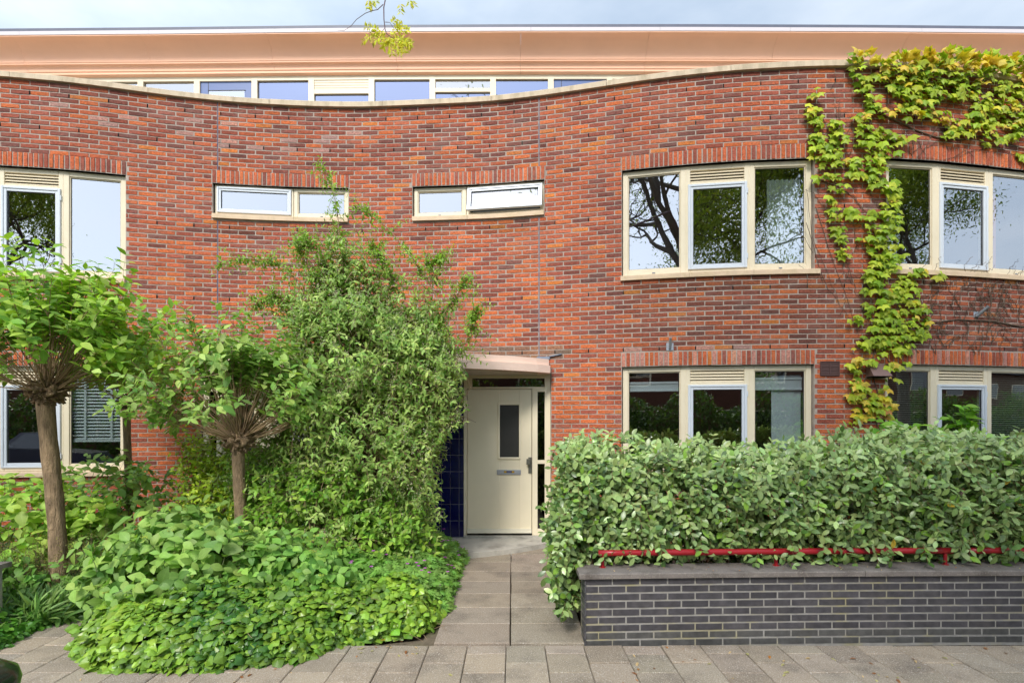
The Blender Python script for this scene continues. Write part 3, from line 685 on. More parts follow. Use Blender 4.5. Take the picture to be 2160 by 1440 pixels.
# entrance slab with curved front edge
ef = arc(425, 1172, 7.55, 7.40, 1.02)
es_ = MB(); es_.prism(ef + [(ef[-1][0], 7.8), (ef[0][0], 7.8)], -.05, .066); tag(es_.build('entrance_step', M['concrete']), None, None, None, 'structure')
# ------------------------------------------------------------------ setback storey: clerestory windows, cornice, roof
rx = np.array([-1500, 0, 360, 720, 1080, 1440, 1800, 2160, 3700]); ry = np.array([74, 59, 56, 51.7, 49.8, 49.5, 51, 54.5, 76])
def RD(px, o=0): return 9.4 * 840 / (HY - float(np.interp(px, rx, ry))) - o * .985
def RPt(px, z, o=0): d = RD(px, o); return ((px - CX) / F * (d + o), d, z)
def sweep_px(pa, pb, prof, name, m, parent, k=8, gap=.0):
    b = MB(); ps = np.linspace(pa + gap, pb - gap, k); n = len(prof)
    for p_ in ps: b.v += [RPt(float(p_), z, o) for o, z in prof]
    for i in range(k - 1):
        for j in range(n):
            j2 = (j + 1) % n; b.f.append((i * n + j, (i + 1) * n + j, (i + 1) * n + j2, i * n + j2))
    b.f.append(tuple(range(n))); b.f.append(tuple((k - 1) * n + j for j in reversed(range(n))))
    o = b.build(name, m, parent); return o
prof = [(-.05, 7.915), (.0, 7.915), (.06, 7.93), (.06, 7.965), (.075, 7.975)]
for i in range(7): q = i / 6 * math.pi / 2; prof.append((.075 + .045 * (1 - math.cos(q)), 7.975 + .085 * math.sin(q)))
prof += [(.14, 8.062), (.14, 8.085), (.15, 8.09)]
for i in range(15): q = i / 14 * math.pi / 2; prof.append((.15 + .27 * (1 - math.cos(q)), 8.09 + .265 * math.sin(q)))
prof += [(.425, 8.358), (.425, 8.375), (-.05, 8.375)]
corn = bpy.data.objects.new('roof_cornice', None); COL.objects.link(corn); corn.parent = house; corn.matrix_parent_inverse = Matrix.Translation(-Vector(house.location))
seams = [-1000, -700, -450, -190, 68, 328, 583, 840, 1098, 1358, 1620, 1885, 2150, 2420, 2700, 3100]
for a, b in zip(seams[:-1], seams[1:]):
    sweep_px(a, b, prof, 'cornice_panel', M['salmon'], corn, 8, .22)
    sweep_px(a + 20, b + 20, [(.38, 8.376), (.435, 8.376), (.435, 8.438), (.38, 8.438)], 'fascia_strip', M['fascia'], corn, 8, .22)
sweep_px(-1000, 3100, [(.30, 8.4385), (.433, 8.4385), (.433, 8.488), (.30, 8.50)], 'roof_edge', M['roofedge'], corn, 60)
rb = MB(); rb.prism([(-22, 9.45), (20, 9.45), (20, 19), (-22, 19)], 8.3765, 8.48); rb.build('roof', M['roofedge'], house)
# clerestory strip
cl = MB(); bars = [-60, 60, 178, 296, 415, 536.5, 656.5, 783.5, 912, 1040, 1162, 1286, 1410, 1530, 1650, 1780, 1900, 2030, 2160, 2290]
def rbox(mb, p0, p1, z0, z1, o0, o1):
    n = len(mb.v)
    for p_ in (p0, p1):
        for z in (z0, z1):
            for o in (o0, o1): mb.v.append(RPt(p_, z, o))
    for q in ((0, 1, 3, 2), (4, 6, 7, 5), (0, 4, 5, 1), (2, 3, 7, 6), (0, 2, 6, 4), (1, 5, 7, 3)): mb.f.append(tuple(n + i for i in q))
cl_todo = []
CZ0, CZ1 = 6.75, 7.914
for i in range(len(bars) - 1):
    a, b = bars[i], bars[i + 1]
    rbox(cl, a - 6, a + 6, CZ0, CZ1, -.08, .0)
    rbox(cl, a + 6, b - 6, CZ1 - .075, CZ1, -.08, -.002); rbox(cl, a + 6, b - 6, CZ0, CZ0 + .07, -.08, -.002)
    kind = 'g'
    if i in (4, 10): kind = 'b'
    if i in (6,): kind = 'l'
    if i in (8,): kind = 't'
    cl_todo.append((kind, a + 6, b - 6))
rbox(cl, bars[-1] - 6, bars[-1] + 6, CZ0, CZ1, -.08, 0)
clo = cl.build('window', M['cream'], house); clo['label'] = 'strip of upper windows set back behind the parapet under the cornice'
for kd, a, b in cl_todo:
    zt = CZ1 - .075
    if kd == 'g': x_ = MB(); rbox(x_, a, b, CZ0 + .07, zt, -.045, -.04); x_.build('pane', M['glass_blue'] if a > 500 else M['glass'], clo)
    if kd == 'b':
        x_ = MB(); rbox(x_, a, b, CZ0 + .07, zt, -.05, -.03); 
        x_.build('blue_panel', M['bluepanel'], clo); x_ = MB(); rbox(x_, a + 18, b - 16, CZ0 + .1, zt - .16, -.029, -.026); x_.build('pane', M['glass'], clo)
        x_ = MB(); rbox(x_, a + 16, b - 14, zt - .165, zt - .155, -.0295, -.02); rbox(x_, a + 16, a + 17, CZ0 + .1, zt, -.0295, -.027); x_.build('panel_joint', M['gasket_and_gap'], clo)
    if kd == 'l':
        x_ = MB(); rbox(x_, a, b, zt - .245, zt - .185, -.08, -.003); x_.build('transom', M['cream'], clo); x_ = MB(); rbox(x_, a, b, CZ0 + .07, zt - .245, -.045, -.04); x_.build('pane', M['glass_blue'], clo)
        for j in range(4): x_ = MB(); rbox(x_, a, b, zt - .183 + j * .046, zt - .145 + j * .046, -.05, -.012); x_.build('slat', M['cream'], clo)
    if kd == 't':
        x_ = MB(); rbox(x_, a, b, zt - .225, zt - .16, -.08, -.003); x_.build('transom', M['cream'], clo); x_ = MB(); rbox(x_, a, b, CZ0 + .07, zt - .225, -.045, -.04); x_.build('pane', M['glass_blue'], clo)
        x_ = MB(); rbox(x_, a, b, zt - .16, zt, -.045, -.04); x_.build('pane', M['glass'], clo)
sb = MB(); rbox(sb, -1000, -66, 5.9, 7.914, -.08, -.001); rbox(sb, 2296, 3100, 5.9, 7.914, -.08, -.001); rbox(sb, -66, 2296, 5.9, 6.749, -.08, -.001); sb.build('upper_storey_panel', M['cream'], house)

# rooms behind the windows (closed shells, plain plaster)
rm = MB()
def shell(y1, z0, z1, name):
    b = MB(); ss = [float(q) for q in np.linspace(SA, SB, 60)]; f = [WP(s, 0, -.29)[:2] for s in ss]
    for k in range(len(f) - 1):
        for z, fl_ in ((z0, 0), (z1, 1)):
            q = ((f[k][0], f[k][1], z), (f[k + 1][0], f[k + 1][1], z), (f[k + 1][0], y1, z), (f[k][0], y1, z)); b.quad(*(q if not fl_ else q[::-1]))
    b.quad((f[0][0], y1, z0), (f[-1][0], y1, z0), (f[-1][0], y1, z1), (f[0][0], y1, z1))
    for p_, yy in ((f[0], 0), (f[-1], 0)): b.quad((p_[0], p_[1], z0), (p_[0], y1, z0), (p_[0], y1, z1), (p_[0], p_[1], z1))
    for xs in ((D(1250) * (1250 - CX) / F), D(1795) * (1795 - CX) / F, D(350) * (350 - CX) / F): b.quad((xs, 7.9, z0), (xs, y1, z0), (xs, y1, z1), (xs, 7.9, z1))
    o = b.build(name, M['room']); o['kind'] = 'structure'; return o
shell(11.8, .10, 2.72, 'room'); shell(11.8, 3.0, 5.62, 'room')
tr_ = MB(); ss = [float(q) for q in np.linspace(SA, SB, 60)]; tr_.prism([WP(s, 0, -.28)[:2] for s in ss] + [(20, 9.45), (-22, 9.45)], 5.7, 5.88); tag(tr_.build('roof_terrace', M['bounce_gravel']), kind='structure')
bw = MB(); bw.prism([(-22, 9.46), (20, 9.46), (20, 9.6), (-22, 9.6)], 5.7, 6.75); bw.build('upper_storey_base', M['cream'], house)
bk = MB(); bk.prism([(-22, 12.0), (20, 12.0), (20, 12.2), (-22, 12.2)], 5.7, 8.37); tag(bk.build('room_wall', M['roomdark']), kind='structure')

# curtains and blinds behind the panes
def curtain(sa, sb, z0, z1, off, amp, waves, m, name, label):
    b = MB(); k = waves * 6
    for i in range(k + 1):
        s = sa + (sb - sa) * i / k; o = off + amp * math.sin(i / 6 * 2 * math.pi) + amp * .4 * math.sin(i * 1.7)
        b.v += [WP(s, z0, o), WP(s, z1, o * .995)]
    for i in range(k): b.f.append((2 * i, 2 * i + 2, 2 * i + 3, 2 * i + 1))
    b.smooth = True; o = b.build(name, m); o['label'] = label; o['category'] = name.replace('_', ' '); return o
curtain(S(1628), S(1700), 3.78, 5.0, -.17, .02, 7, M['sheer'], 'curtain', 'sheer white curtain in the right pane of the upper window left of the creeper')
curtain(S(1876), S(1898), 3.78, 5.18, -.24, .02, 3, M['orangecloth'], 'curtain', 'narrow rust curtain in the upper window beside the creeper')
curtain(S(2103), S(2140), 3.78, 5.16, -.24, .02, 5, M['orangecloth'], 'curtain', 'rust orange curtain in the upper pane at the right edge')
curtain(S(1638), S(1702), 1.0, 2.36, -.17, .004, 2, M['blind'], 'curtain', 'flat white curtain panel in the ground floor window above the hedge')
def flatblind(sa, sb, z0, z1, off, label):
    T, l = chord_mat(sa, sb, -off); b = MB(); b.bbox(T, 0, l, z0, z1, -.006, 0); b.bbox(T, 0, l, z0 - .002, z0 + .025, 0, .012); b.bbox(T, 0, l, z1 - .035, z1, 0, .012)
    o = b.build('roller_blind', M['blind']); tag(o, label, 'blind', 'white blinds half raised in the ground floor window')
flatblind(S(1322), S(1434), 2.155, 2.29, -.14, 'white blind hanging at the top of the left pane above the hedge')
flatblind(S(1592), S(1706), 2.16, 2.33, -.14, 'white blind hanging at the top of the right pane above the hedge')
def venetian(sa, sb, z0, z1, off, pitch, depth, ang, label, m, cords=True):
    t = thing('venetian_blind', label, 'blind', WP((sa + sb) / 2, z0, off)); T, l = chord_mat(sa, sb, -off); k = int((z1 - z0) / pitch)
    sl = MB(); sl.bbox(Matrix.Identity(4), 0, l, -.0012, .0012, -depth / 2, depth / 2, .0004); me = sl.mesh('slat'); me.materials.append(m)
    for i in range(k): put('slat', me, t, None, None, T @ Matrix.Translation((0, z0 + (i + .5) * pitch, 0)) @ Matrix.Rotation(R(ang), 4, 'X'))
    b = MB(); b.bbox(T, 0, l, z0 - .03, z0, -depth / 2, depth / 2); b.build('bottom_rail', m, t)
    b = MB()
    for q in (.25, .75): b.box(T, l * q - .012 * (depth > .03) - .001, l * q + .012 * (depth > .03) + .001, z0, z1, depth / 2 + .001, depth / 2 + .003)
    b.build('ladder_tape', m, t)
venetian(S(141), S(254), 1.48, 2.42, -.14, .046, .045, 38, 'white venetian blind behind the left ground floor window pane', M['blind'])
venetian(S(1877), S(1970), 1.1, 2.43, -.15, .03, .022, 18, 'fine slatted blind in the ground floor pane just right of the creeper', mat('dim_slat', lin(150, 156, 140), .6))
venetian(S(2100), S(2200), 1.1, 2.43, -.15, .03, .022, 30, 'fine slatted blind in the ground floor pane at the right edge of the photo', bpy.data.materials['dim_slat'])

# small fittings on the wall
vs = S(1750); t = thing('air_vent', 'square dark brown air grille on the brick wall between the ground floor windows', 'vent', WP(vs, 2.38))
T = wall_mat(vs, 0); zt, zb = Z(1750, 762), Z(1750, 793); b = MB(); b.box(T, -.125, .125, zb, zt, -.01, .004); b.build('backing', M['brownplastic'], t)
b = MB(); frame_ring(b, T, -.125, .125, zb, zt, .012, .004, .018); b.box(T, -.006, .006, zb, zt, .004, .014); b.build('frame', M['brownplastic'], t)
for i in range(9):
    q = zb + .016 + i * (zt - zb - .03) / 9; b = MB(); b.box(T @ Matrix.Translation((0, q, .012)) @ Matrix.Rotation(R(-35), 4, 'X'), -.113, .113, -.001, .013, -.002, .001); b.build('slat', M['brownplastic'], t)
vs = S(1843); t = thing('vent_cowl', 'brown sloping metal vent cowl on the wall among the creeper', 'vent', WP(vs, 2.3))
T = wall_mat(vs, 0); zt, zb = Z(1843, 768), Z(1843, 795); b = MB(); w0, w1 = .10, .125
b.v += [tuple(T @ Vector(p)) for p in ((-w0, zb, 0), (w0, zb, 0), (w1, zb, .17), (-w1, zb, .17), (-w0, zt, 0), (w0, zt, 0), (w0, zt, .035), (-w0, zt, .035))]
b.f += [(3, 2, 6, 7), (7, 6, 5, 4), (0, 3, 7, 4), (2, 1, 5, 6), (0, 4, 5, 1)]; b.build('hood', M['browncowl'], t)
b = MB(); b.box(T, -w1 + .012, w1 - .012, zb - .012, zb + .0, 0, .15); b.build('grille', M['dark'], t)
vs = S(1413); t = thing('flag_holder', 'small galvanised bracket with upright tube above the ground floor window', 'bracket', WP(vs, 2.7))
T = wall_mat(vs, 0); b = MB(); b.bbox(T, -.048, .048, Z(1413, 739), Z(1413, 723), 0, .006); b.build('plate', M['galv'], t)
b = MB(); za, zb = Z(1413, 735), Z(1413, 715); b.tube([T @ Vector((0, za, .02)), T @ Vector((0, zb, .07))], .017, 12); b.build('tube', M['galv'], t)
b = MB(); b.tube([T @ Vector((0, zb, .07)), T @ Vector((0, zb + .004, .072))], .024, 12); b.build('collar', M['galv'], t)
for sx in (-.035, .035):
    b = MB(); b.tube([T @ Vector((sx, za + .02, .006)), T @ Vector((sx, za + .02, .011))], .006, 6); b.build('bolt', M['galv'], t)
vs = S(2060); t = thing('flag_holder', 'slanting galvanised tube bracket on the wall among bare vine stems', 'bracket', WP(vs, 3.2))
T = wall_mat(vs, 0); b = MB(); b.bbox(T, -.05, .03, Z(2060, 670), Z(2060, 657), 0, .006); b.build('plate', M['galv'], t)
b = MB(); b.tube([T @ Vector((-.02, Z(2060, 668), .01)), T @ Vector((.03, Z(2060, 650), .13))], .022, 12, False); b.build('tube', M['galv'], t)

# ------------------------------------------------------------------ ground
g = MB(); g.quad((-400, -400, -.06), (400, -400, -.06), (400, 400, -.06), (-400, 400, -.06)); tag(g.build('ground', M['soil']), kind='structure')
g = MB(); g.prism([(-40, -1.3), (40, -1.3), (40, 4.11), (2.2, 4.11), (.56, 4.12), (.56, 4.3), (-.72, 4.3), (-1.3, 4.15), (-1.6, 4.3), (-3.3, 4.6), (-3.7, 5.0), (-40, 5.0)], -.059, -.045)
sw = g.build('sidewalk', M['joint']); tag(sw, kind='structure')
g = MB(); g.prism([(-.72, 4.13), (.56, 4.13), (.56, 7.6), (-.72, 7.6)], -.058, -.043); path = g.build('path', M['joint']); tag(path, kind='structure')
g = MB(); g.quad((-200, -8.6, -.13 + .075), (200, -8.6, -.055), (200, -1.45, -.055), (-200, -1.45, -.055)); tag(g.build('road', M['asphalt']), kind='structure')
kb = MB(); kb.prism([(-40, -1.47), (40, -1.47), (40, -1.3), (-40, -1.3)], -.1, .012); tag(kb.build('kerb', M['concrete']), kind='structure')
def paver_me(w, h, name, jit=0):
    b = MB(); b.bbox(Matrix.Identity(4), -w / 2 + .0025, w / 2 - .0025, -h / 2 + .0035, h / 2 - .0035, -.045, 0, .006); me = b.mesh(name)
    a = me.color_attributes.new('tint', 'FLOAT_COLOR', 'POINT'); a.data.foreach_set('color', [1.0] * (4 * len(me.vertices))); me.materials.append(M['paver']); return me
def mottle(): 
    v = 1 + rng.normal(0, .09); return (v * (1 + rng.normal(0, .02)), v, v * (1 - rng.normal(.01, .02)))
# path slabs 60 x 40
pm = paver_me(.6, .4, 'path_slab')
for r_ in range(9):
    for cx_ in (-.315, .29):
        put('path_slab', pm, path, None, None, Matrix.Translation((cx_ + rng.normal(0, .002), 4.14 + .2 + r_ * .4, rng.normal(0, .0015))) @ Matrix.Rotation(rng.normal(0, .003), 4, 'Z'), mottle())
# border strip between path and planter: soil and small edging
# sidewalk tiles 30 x 30, half-bond columns
tmx = paver_me(.3, .3, 'paving_tile'); cand = []
in_frame = lambda x_, y_: y_ > 3.1 and abs(x_) < y_ * 1.02
rows_l = []
for cidx in range(-34, 36):
    xx = cidx * .3 + .255 - .3 + .15
    off_ = cidx % 2
    ytop = 4.10 + (1.2 if xx < -3.45 else 0)
    for r_ in range(0, 22):
        if off_ and r_ == 0: cand.append((xx, ytop - .075, 1)); continue
        yy = ytop - .15 - r_ * .3 + (.15 if off_ else 0)
        if yy - .15 < -1.3: continue
        cand.append((xx, yy, 0))
cand.sort(key=lambda c: (0 if in_frame(c[0], c[1]) else 1, abs(c[0]) + abs(c[1] - 3.6)))
tmh = paver_me(.3, .15, 'cut_paving_tile'); tm2 = []; tt2 = []; ns_ = 0
for (x_, y_, hh) in cand:
    Mx = Matrix.Translation((x_, y_, rng.normal(0, .0016))) @ Matrix.Rotation(rng.normal(0, .006), 4, 'X') @ Matrix.Rotation(rng.normal(0, .006), 4, 'Y') @ Matrix.Rotation(rng.normal(0, .004), 4, 'Z')
    if hh:
        if in_frame(x_, y_): put('cut_paving_tile', tmh, sw, None, None, Mx, mottle())
        continue
    if ns_ < 290: put('paving_tile', tmx, sw, None, None, Mx, mottle()); ns_ += 1
    else: tm2.append(np.array(Mx)); tt2.append(mottle())
PT = Tmpl([v.co[:] for v in tmx.vertices], [tuple(p.vertices) for p in tmx.polygons], None, False)
put('paving_tile', PT.merged('paving_tile', np.array(tm2), np.array(tt2)), sw, M['paver'], 'stuff')

# ------------------------------------------------------------------ low planter walls
def lw_y(x): x = min(abs(x), 4.4); return 4.09 + .056 * x - .0062 * x * x
def low_wall(x0, x1, label, rev=False):
    t = thing('planter_wall', label, 'low wall', ((x0 + x1) / 2, 4.2, 0)); sgn = 1
    core = MB(); k = 80; fr_ = [(x0 + (x1 - x0) * i / k) for i in range(k + 1)]
    poly = [(x_ + (.008 if i == 0 else (-.008 if i == k else 0)), lw_y(abs(x_)) + .0042) for i, x_ in enumerate(fr_)] + [(x_, lw_y(abs(x_)) + .205) for x_ in reversed(fr_)]
    core.prism(poly, -.05, .512); core.build('core', M['palemortar'], t)
    nb = 0; me = BR.single('dark_brick'); me.materials.append(M['blackbrick'])
    for c in range(9):
        z1 = .512 - c * .0605; z0 = z1 - .0605; zm = (z0 + z1) / 2; xx = x0 + (-.11 if c % 2 else 0)
        if z1 < .0: continue
        while xx < x1:
            a, b = max(xx, x0), min(xx + .22, x1); xx += .22
            if b - a < .03: continue
            g_ = .0065; w = b - a - 2 * g_ * (.5 if a == x0 else 1); xc = (a + b) / 2; y_ = lw_y(abs(xc)); sl = (lw_y(abs(xc) + .05) - lw_y(abs(xc) - .05)) / .1 * (1 if xc > 0 else -1)
            Tm = Matrix(((1, 0, sl, xc), (sl, 0, -1, y_ + rng.normal(0, .0008)), (0, 1, 0, zm), (0, 0, 0, 1))) @ Matrix.Diagonal((w + .002, .0605 - .013, .02, 1))
            grime = max(0, (1 - c / 8)) ; v = (1 + rng.normal(0, .1)) * (1.0 + .35 * (c >= 7)); put('dark_brick', me, t, None, None, Tm, (v, v * (.98 + .04 * (c >= 7)), v * (1.0 - .12 * (c >= 7))))
    # return end
    xe, sg = (x0, -1) if not rev else (x1, 1)
    for c in range(9):
        z1 = .512 - c * .0605; zm = z1 - .03
        if z1 < 0: continue
        for (ya, yb) in (((4.102, 4.208), (4.208, 4.30)) if c % 2 else ((4.102, 4.30),)):
            Tm = Matrix(((0, 0, sg, xe - sg * .001), (1, 0, 0, (ya + yb) / 2 + .004), (0, 1, 0, zm), (0, 0, 0, 1))) @ Matrix.Diagonal((yb - ya - .008, .0605 - .0115, .012, 1))
            v = 1 + rng.normal(0, .1); put('end_brick', me, t, None, None, Tm, (v, v, v))
    # coping stones
    xs = [x0 - .045 if not rev else x0]
    step = 2.27; q = xs[0] + step
    while q < x1 - .3: xs.append(q); q += step
    xs.append(x1 if not rev else x1 + .045)
    for a, b in zip(xs[:-1], xs[1:]):
        m_ = MB(); k = 24; xa_ = [a + .002 + (b - a - .004) * i / k for i in range(k + 1)]
        for off, z in ((-.035, .514), (-.035, .548), (-.029, .554), (.245, .554), (.245, .514)): m_.v += [(x_, lw_y(abs(x_)) + off, z) for x_ in xa_]
        n = k + 1
        for r_ in range(5):
            r2 = (r_ + 1) % 5
            for i in range(k): m_.f.append((r_ * n + i, r_ * n + i + 1, r2 * n + i + 1, r2 * n + i))
        m_.f.append(tuple(r_ * n for r_ in range(5))); m_.f.append(tuple(r_ * n + k for r_ in reversed(range(5))))
        m_.build('coping_stone', M['bluestone'], t)
    return t
low_wall(.565, 6.6, 'low dark glazed brick planter wall with grey coping under the hedge')
low_wall(-8.5, -4.27, 'end of a neighbouring low wall with grey coping at the left edge', True)
# red rails
def rail(x0, x1, posts, label):
    t = thing('railing', label, 'railing', ((x0 + x1) / 2, 4.25, .554), 'red rails on the planter wall coping')
    ry_ = lambda x_: lw_y(x_) + .155
    b = MB(); b.smooth = True; pts = [(x_, ry_(x_), .668) for x_ in np.linspace(x0, x1, 20)]; b.tube(pts, .0255, 14); o = b.build('rail', M['red'], t)
    for p_ in posts:
        b = MB(); b.tube([(p_, ry_(p_), .5545), (p_, ry_(p_), .66)], .0135, 10); b.build('post', M['red'], t)
        b = MB(); b.tube([(p_, ry_(p_), .5541), (p_, ry_(p_), .557)], .027, 12); b.build('foot_plate', M['red'], t)
rail(.70, 3.64, (.735, 2.17, 3.585), 'thick red steel rail on short posts below the front of the hedge')
rail(3.78, 6.4, (4.9, 6.2), 'second red rail starting where the leaves hang at the right edge')

# ------------------------------------------------------------------ plants
GREEN = dict(
    hedge_a=lin(88, 122, 66), hedge_b=lin(136, 166, 108), hedge_d=lin(40, 70, 30), lime=lin(176, 192, 60), creep=lin(160, 184, 42))
def bumpy(p, seed=0, f=5.0):
    return (np.sin(p[:, 0] * f + seed) * np.sin(p[:, 1] * f * 1.1 + seed * 2 + 1) + np.sin(p[:, 2] * f * 1.3 + seed * 3 + p[:, 0] * 3)) * .5
def twigs_from(p0, dirs, length, droop, k=6, wob=.03):
    t = np.linspace(0, 1, k)[None, :, None]; n = len(p0); ln = np.asarray(length).reshape(-1, 1, 1)
    w = np.cumsum(rng.normal(0, wob, (n, k, 3)), 1) * ln * .5; w -= w[:, :1]
    g_ = np.zeros((n, k, 3)); g_[..., 2] = -np.asarray(droop).reshape(-1, 1) * ln[:, :, 0] * (t[..., 0] ** 2)
    return p0[:, None] + dirs[:, None] * ln * t + g_ + w
def leaves_on(lines, ts, size, up=.8, spread=.8, jit=.3, pair=True, front=.35, droop=0., taper=.35):
    """leaf frames in opposite pairs along twigs"""
    n, k, _ = lines.shape; M_ = []
    for i, t in enumerate(ts):
        f_ = t * (k - 1); a = min(int(f_), k - 2); w = f_ - a; p = lines[:, a] * (1 - w) + lines[:, a + 1] * w; tg = unit(lines[:, a + 1] - lines[:, a])
        ph = i * math.pi / 2 + rng.random(n) * .8; ref = np.tile([0., 0, 1], (n, 1)); sx = unit(np.cross(tg, ref) + 1e-4); sy = np.cross(sx, tg)
        for sg in ((1, -1) if pair else ((1,) if i % 2 else (-1,))):
            side = (sx * np.cos(ph)[:, None] + sy * np.sin(ph)[:, None]) * sg
            ax = unit(tg * .45 + side * spread + rng.normal(0, jit * .5, (n, 3)) + np.array([0, 0, -droop])); nm = unit(np.array([0, -front, up]) + rng.normal(0, jit, (n, 3)) + tg * .3)
            sz = size * (1 - taper * t) * (1 + rng.normal(0, .18, n)); M_.append(frames(p, ax, nm, np.clip(sz, size * .4, size * 1.5)))
    return np.concatenate(M_)
def ell_points(n, c, r, lo=-.4):
    d = unit(rng.normal(size=(int(n * 2.2) + 20, 3))); d = d[d[:, 2] > lo][:n]; return d, np.array(c) + d * np.array(r)
def shrub(name, label, cat, blobs, ntw, leaf_t, size, ca, cb, lmat, tl=(.25, .6), droop=.3, nl=5, singles=0, group=None, base=None, flowers=0, fcol=(.7, .7, .55), fsize=.01, stemmat='twig', front=.35, ldroop=0., bump_=.24):
    c0 = np.array(blobs[0][0]); base = base or (c0[0], c0[1], 0); t = thing(name, label, cat, base, group)
    vol = np.array([np.prod(b[1]) ** .67 for b in blobs]); vol /= vol.sum(); LN = []
    for (c, r), w in zip(blobs, vol):
        n = int(ntw * w); d, tip = ell_points(n, c, r, -.75); n = len(d)
        depth = 1 - np.minimum(rng.exponential(.16, n), .75); L_ = rng.uniform(*tl, n); rr = np.array(r) * (1 + bump_ * bumpy(tip, 3, 4.5))[:, None]
        depth = depth * (1 + np.abs(rng.normal(0, .10, n)) * (rng.random(n) < .35)); tip = np.array(c) + d * rr * depth[:, None]; tip[:, 2] = np.maximum(tip[:, 2], .06)
        dr = unit(d + np.array([0, 0, .35]) + rng.normal(0, .35, (n, 3))); p0 = tip - dr * L_[:, None] * .8
        LN.append(twigs_from(p0, dr, L_, droop * rng.uniform(.3, 1.4, n)))
    ln = np.concatenate(LN); ln[..., 2] = np.maximum(ln[..., 2], .03)
    if name == 'flowering_shrub':      # kept clear of the doorway and the tiles beside it
        lim = np.where(ln[:, -1, 2] < 1.6, -.80, np.where(ln[:, -1, 2] < 2.45, -.56, 9)); ln = ln[ln[:, -1, 0] < lim + rng.normal(0, .03, len(ln))]
    put('twig', tubes_np(ln, .0035, .0012), t, M[stemmat], 'stuff')
    # main stems from the base
    k = max(6, len(ln) // 18); ii = rng.choice(len(ln), k, replace=False); b0 = np.array(base) + rng.normal(0, .06, (k, 3)) * [1, 1, 0]; e = ln[ii, 0]
    tt = np.linspace(0, 1, 7)[None, :, None]; st = b0[:, None] * (1 - tt) + e[:, None] * tt; st[..., 2] = b0[:, None, 2] * 1 + (e[:, None, 2] - b0[:, None, 2]) * tt[..., 0] ** .75; st += np.sin(tt * 3.14) * rng.normal(0, .04, (k, 1, 3))
    put('stem', tubes_np(st, .012, .004, 5), t, M[stemmat], 'stuff')
    ts = np.linspace(.25, 1, nl); mm = leaves_on(ln, ts, size, front=front, droop=ldroop); wt = np.tile(np.clip(rng.normal(.5, .22, len(ln)), 0, 1), len(mm) // len(ln)); tn = tintmix(len(mm), ca, cb, .12, np.clip(wt + rng.normal(0, .2, len(mm)), 0, 1))
    keep = mm[:, 2, 3] > .01; mm = mm[keep]; tn = tn[keep]
    scatter('leaf', leaf_t, mm, tn, lmat, t, singles)
    if flowers:
        ii = rng.choice(len(ln), min(flowers, len(ln)), replace=False); tips = ln[ii, -1]; k = 14
        fp = (tips[:, None] + rng.normal(0, 1, (len(tips), k, 3)) * np.array([.016, .016, .035]) + np.array([0, -.01, .025])).reshape(-1, 3); n = len(fp)
        put('blossom', CROSS.merged('blossom', frames(fp, rng.normal(size=(n, 3)), rng.normal(size=(n, 3)), rng.uniform(.6, 1.3, n) * fsize), tintmix(n, fcol, (fcol[0] * .8, fcol[1] * .75, fcol[2] * .6), .15)), t, M['petal'], 'stuff')
    return t, ln

# the tall shrub in front of the entrance
SHR_A, SHR_B = lin(96, 136, 50), lin(184, 206, 114)
big_blobs = [((-1.50, 6.05, 2.42), (1.02, .75, .88)), ((-1.05, 6.1, 2.5), (.6, .5, .45)), ((-1.9, 6.0, 2.95), (.75, .4, .38)), ((-1.15, 6.0, 2.85), (.5, .35, .38)), ((-1.8, 5.95, 3.25), (.62, .32, .5)), ((-1.95, 5.95, 3.45), (.3, .22, .55)), ((-1.60, 6.0, 1.55), (1.10, .85, .95)), ((-2.35, 6.05, 1.25), (.75, .65, .80)), ((-1.55, 5.95, .75), (.88, .75, .55)), ((-2.0, 6.1, 2.55), (.65, .5, .62)), ((-.86, 6.1, 1.9), (.42, .45, .72))]
big, bln = shrub('flowering_shrub', 'tall loose green shrub with tiny white flower sprays in front of the entrance', 'shrub', big_blobs, 4100, LEAF_SMALL, .080, SHR_A, SHR_B, M['leaf_soft'], (.25, .7), .45, 6, 200, front=.6, ldroop=.2, bump_=.34, base=(-1.7, 6.2, 0), flowers=1500, fcol=(.60, .58, .42), fsize=.011)
# long shoots that stick out
shoots = [[(745, 700), (722, 560), (712, 450), (690, 365)], [(930, 640), (880, 560), (820, 480), (762, 442)], [(640, 600), (580, 555), (520, 545), (468, 552)], [(900, 720), (950, 640), (985, 590)], [(620, 660), (580, 620), (545, 640)], [(960, 770), (990, 700), (1003, 660)], [(840, 600), (800, 545), (790, 520)], [(930, 600), (905, 560), (925, 548)], [(700, 640), (650, 560), (628, 520)], [(720, 600), (660, 520), (640, 505)]]
SL = []
for sh in shoots:
    p = np.array([P(a, b, 5.85) for a, b in sh]); tt = np.linspace(0, len(p) - 1, 12); SL.append(np.stack([np.interp(tt, range(len(p)), p[:, i]) for i in range(3)], 1) + rng.normal(0, .006, (12, 3)))
SL = np.array(SL); put('shoot', tubes_np(SL, .008, .0025, 5), big, M['twig'], 'stuff')
sub = []
for rep in range(60):
    i0 = rng.integers(1, 12, len(SL)); p0 = SL[np.arange(len(SL)), i0]; tg = unit(SL[np.arange(len(SL)), np.minimum(i0 + 1, 11)] - SL[np.arange(len(SL)), i0 - 1]); sub.append(twigs_from(p0, unit(tg * .6 + rng.normal(0, .6, tg.shape)), rng.uniform(.08, .3, len(SL)), .2 * np.ones(len(SL))))
sub = np.concatenate(sub); put('twig', tubes_np(sub, .0025, .001), big, M['twig'], 'stuff')
mm = np.concatenate([leaves_on(sub, np.linspace(.2, 1, 5), .055), leaves_on(SL, np.linspace(.2, 1, 14), .07)])
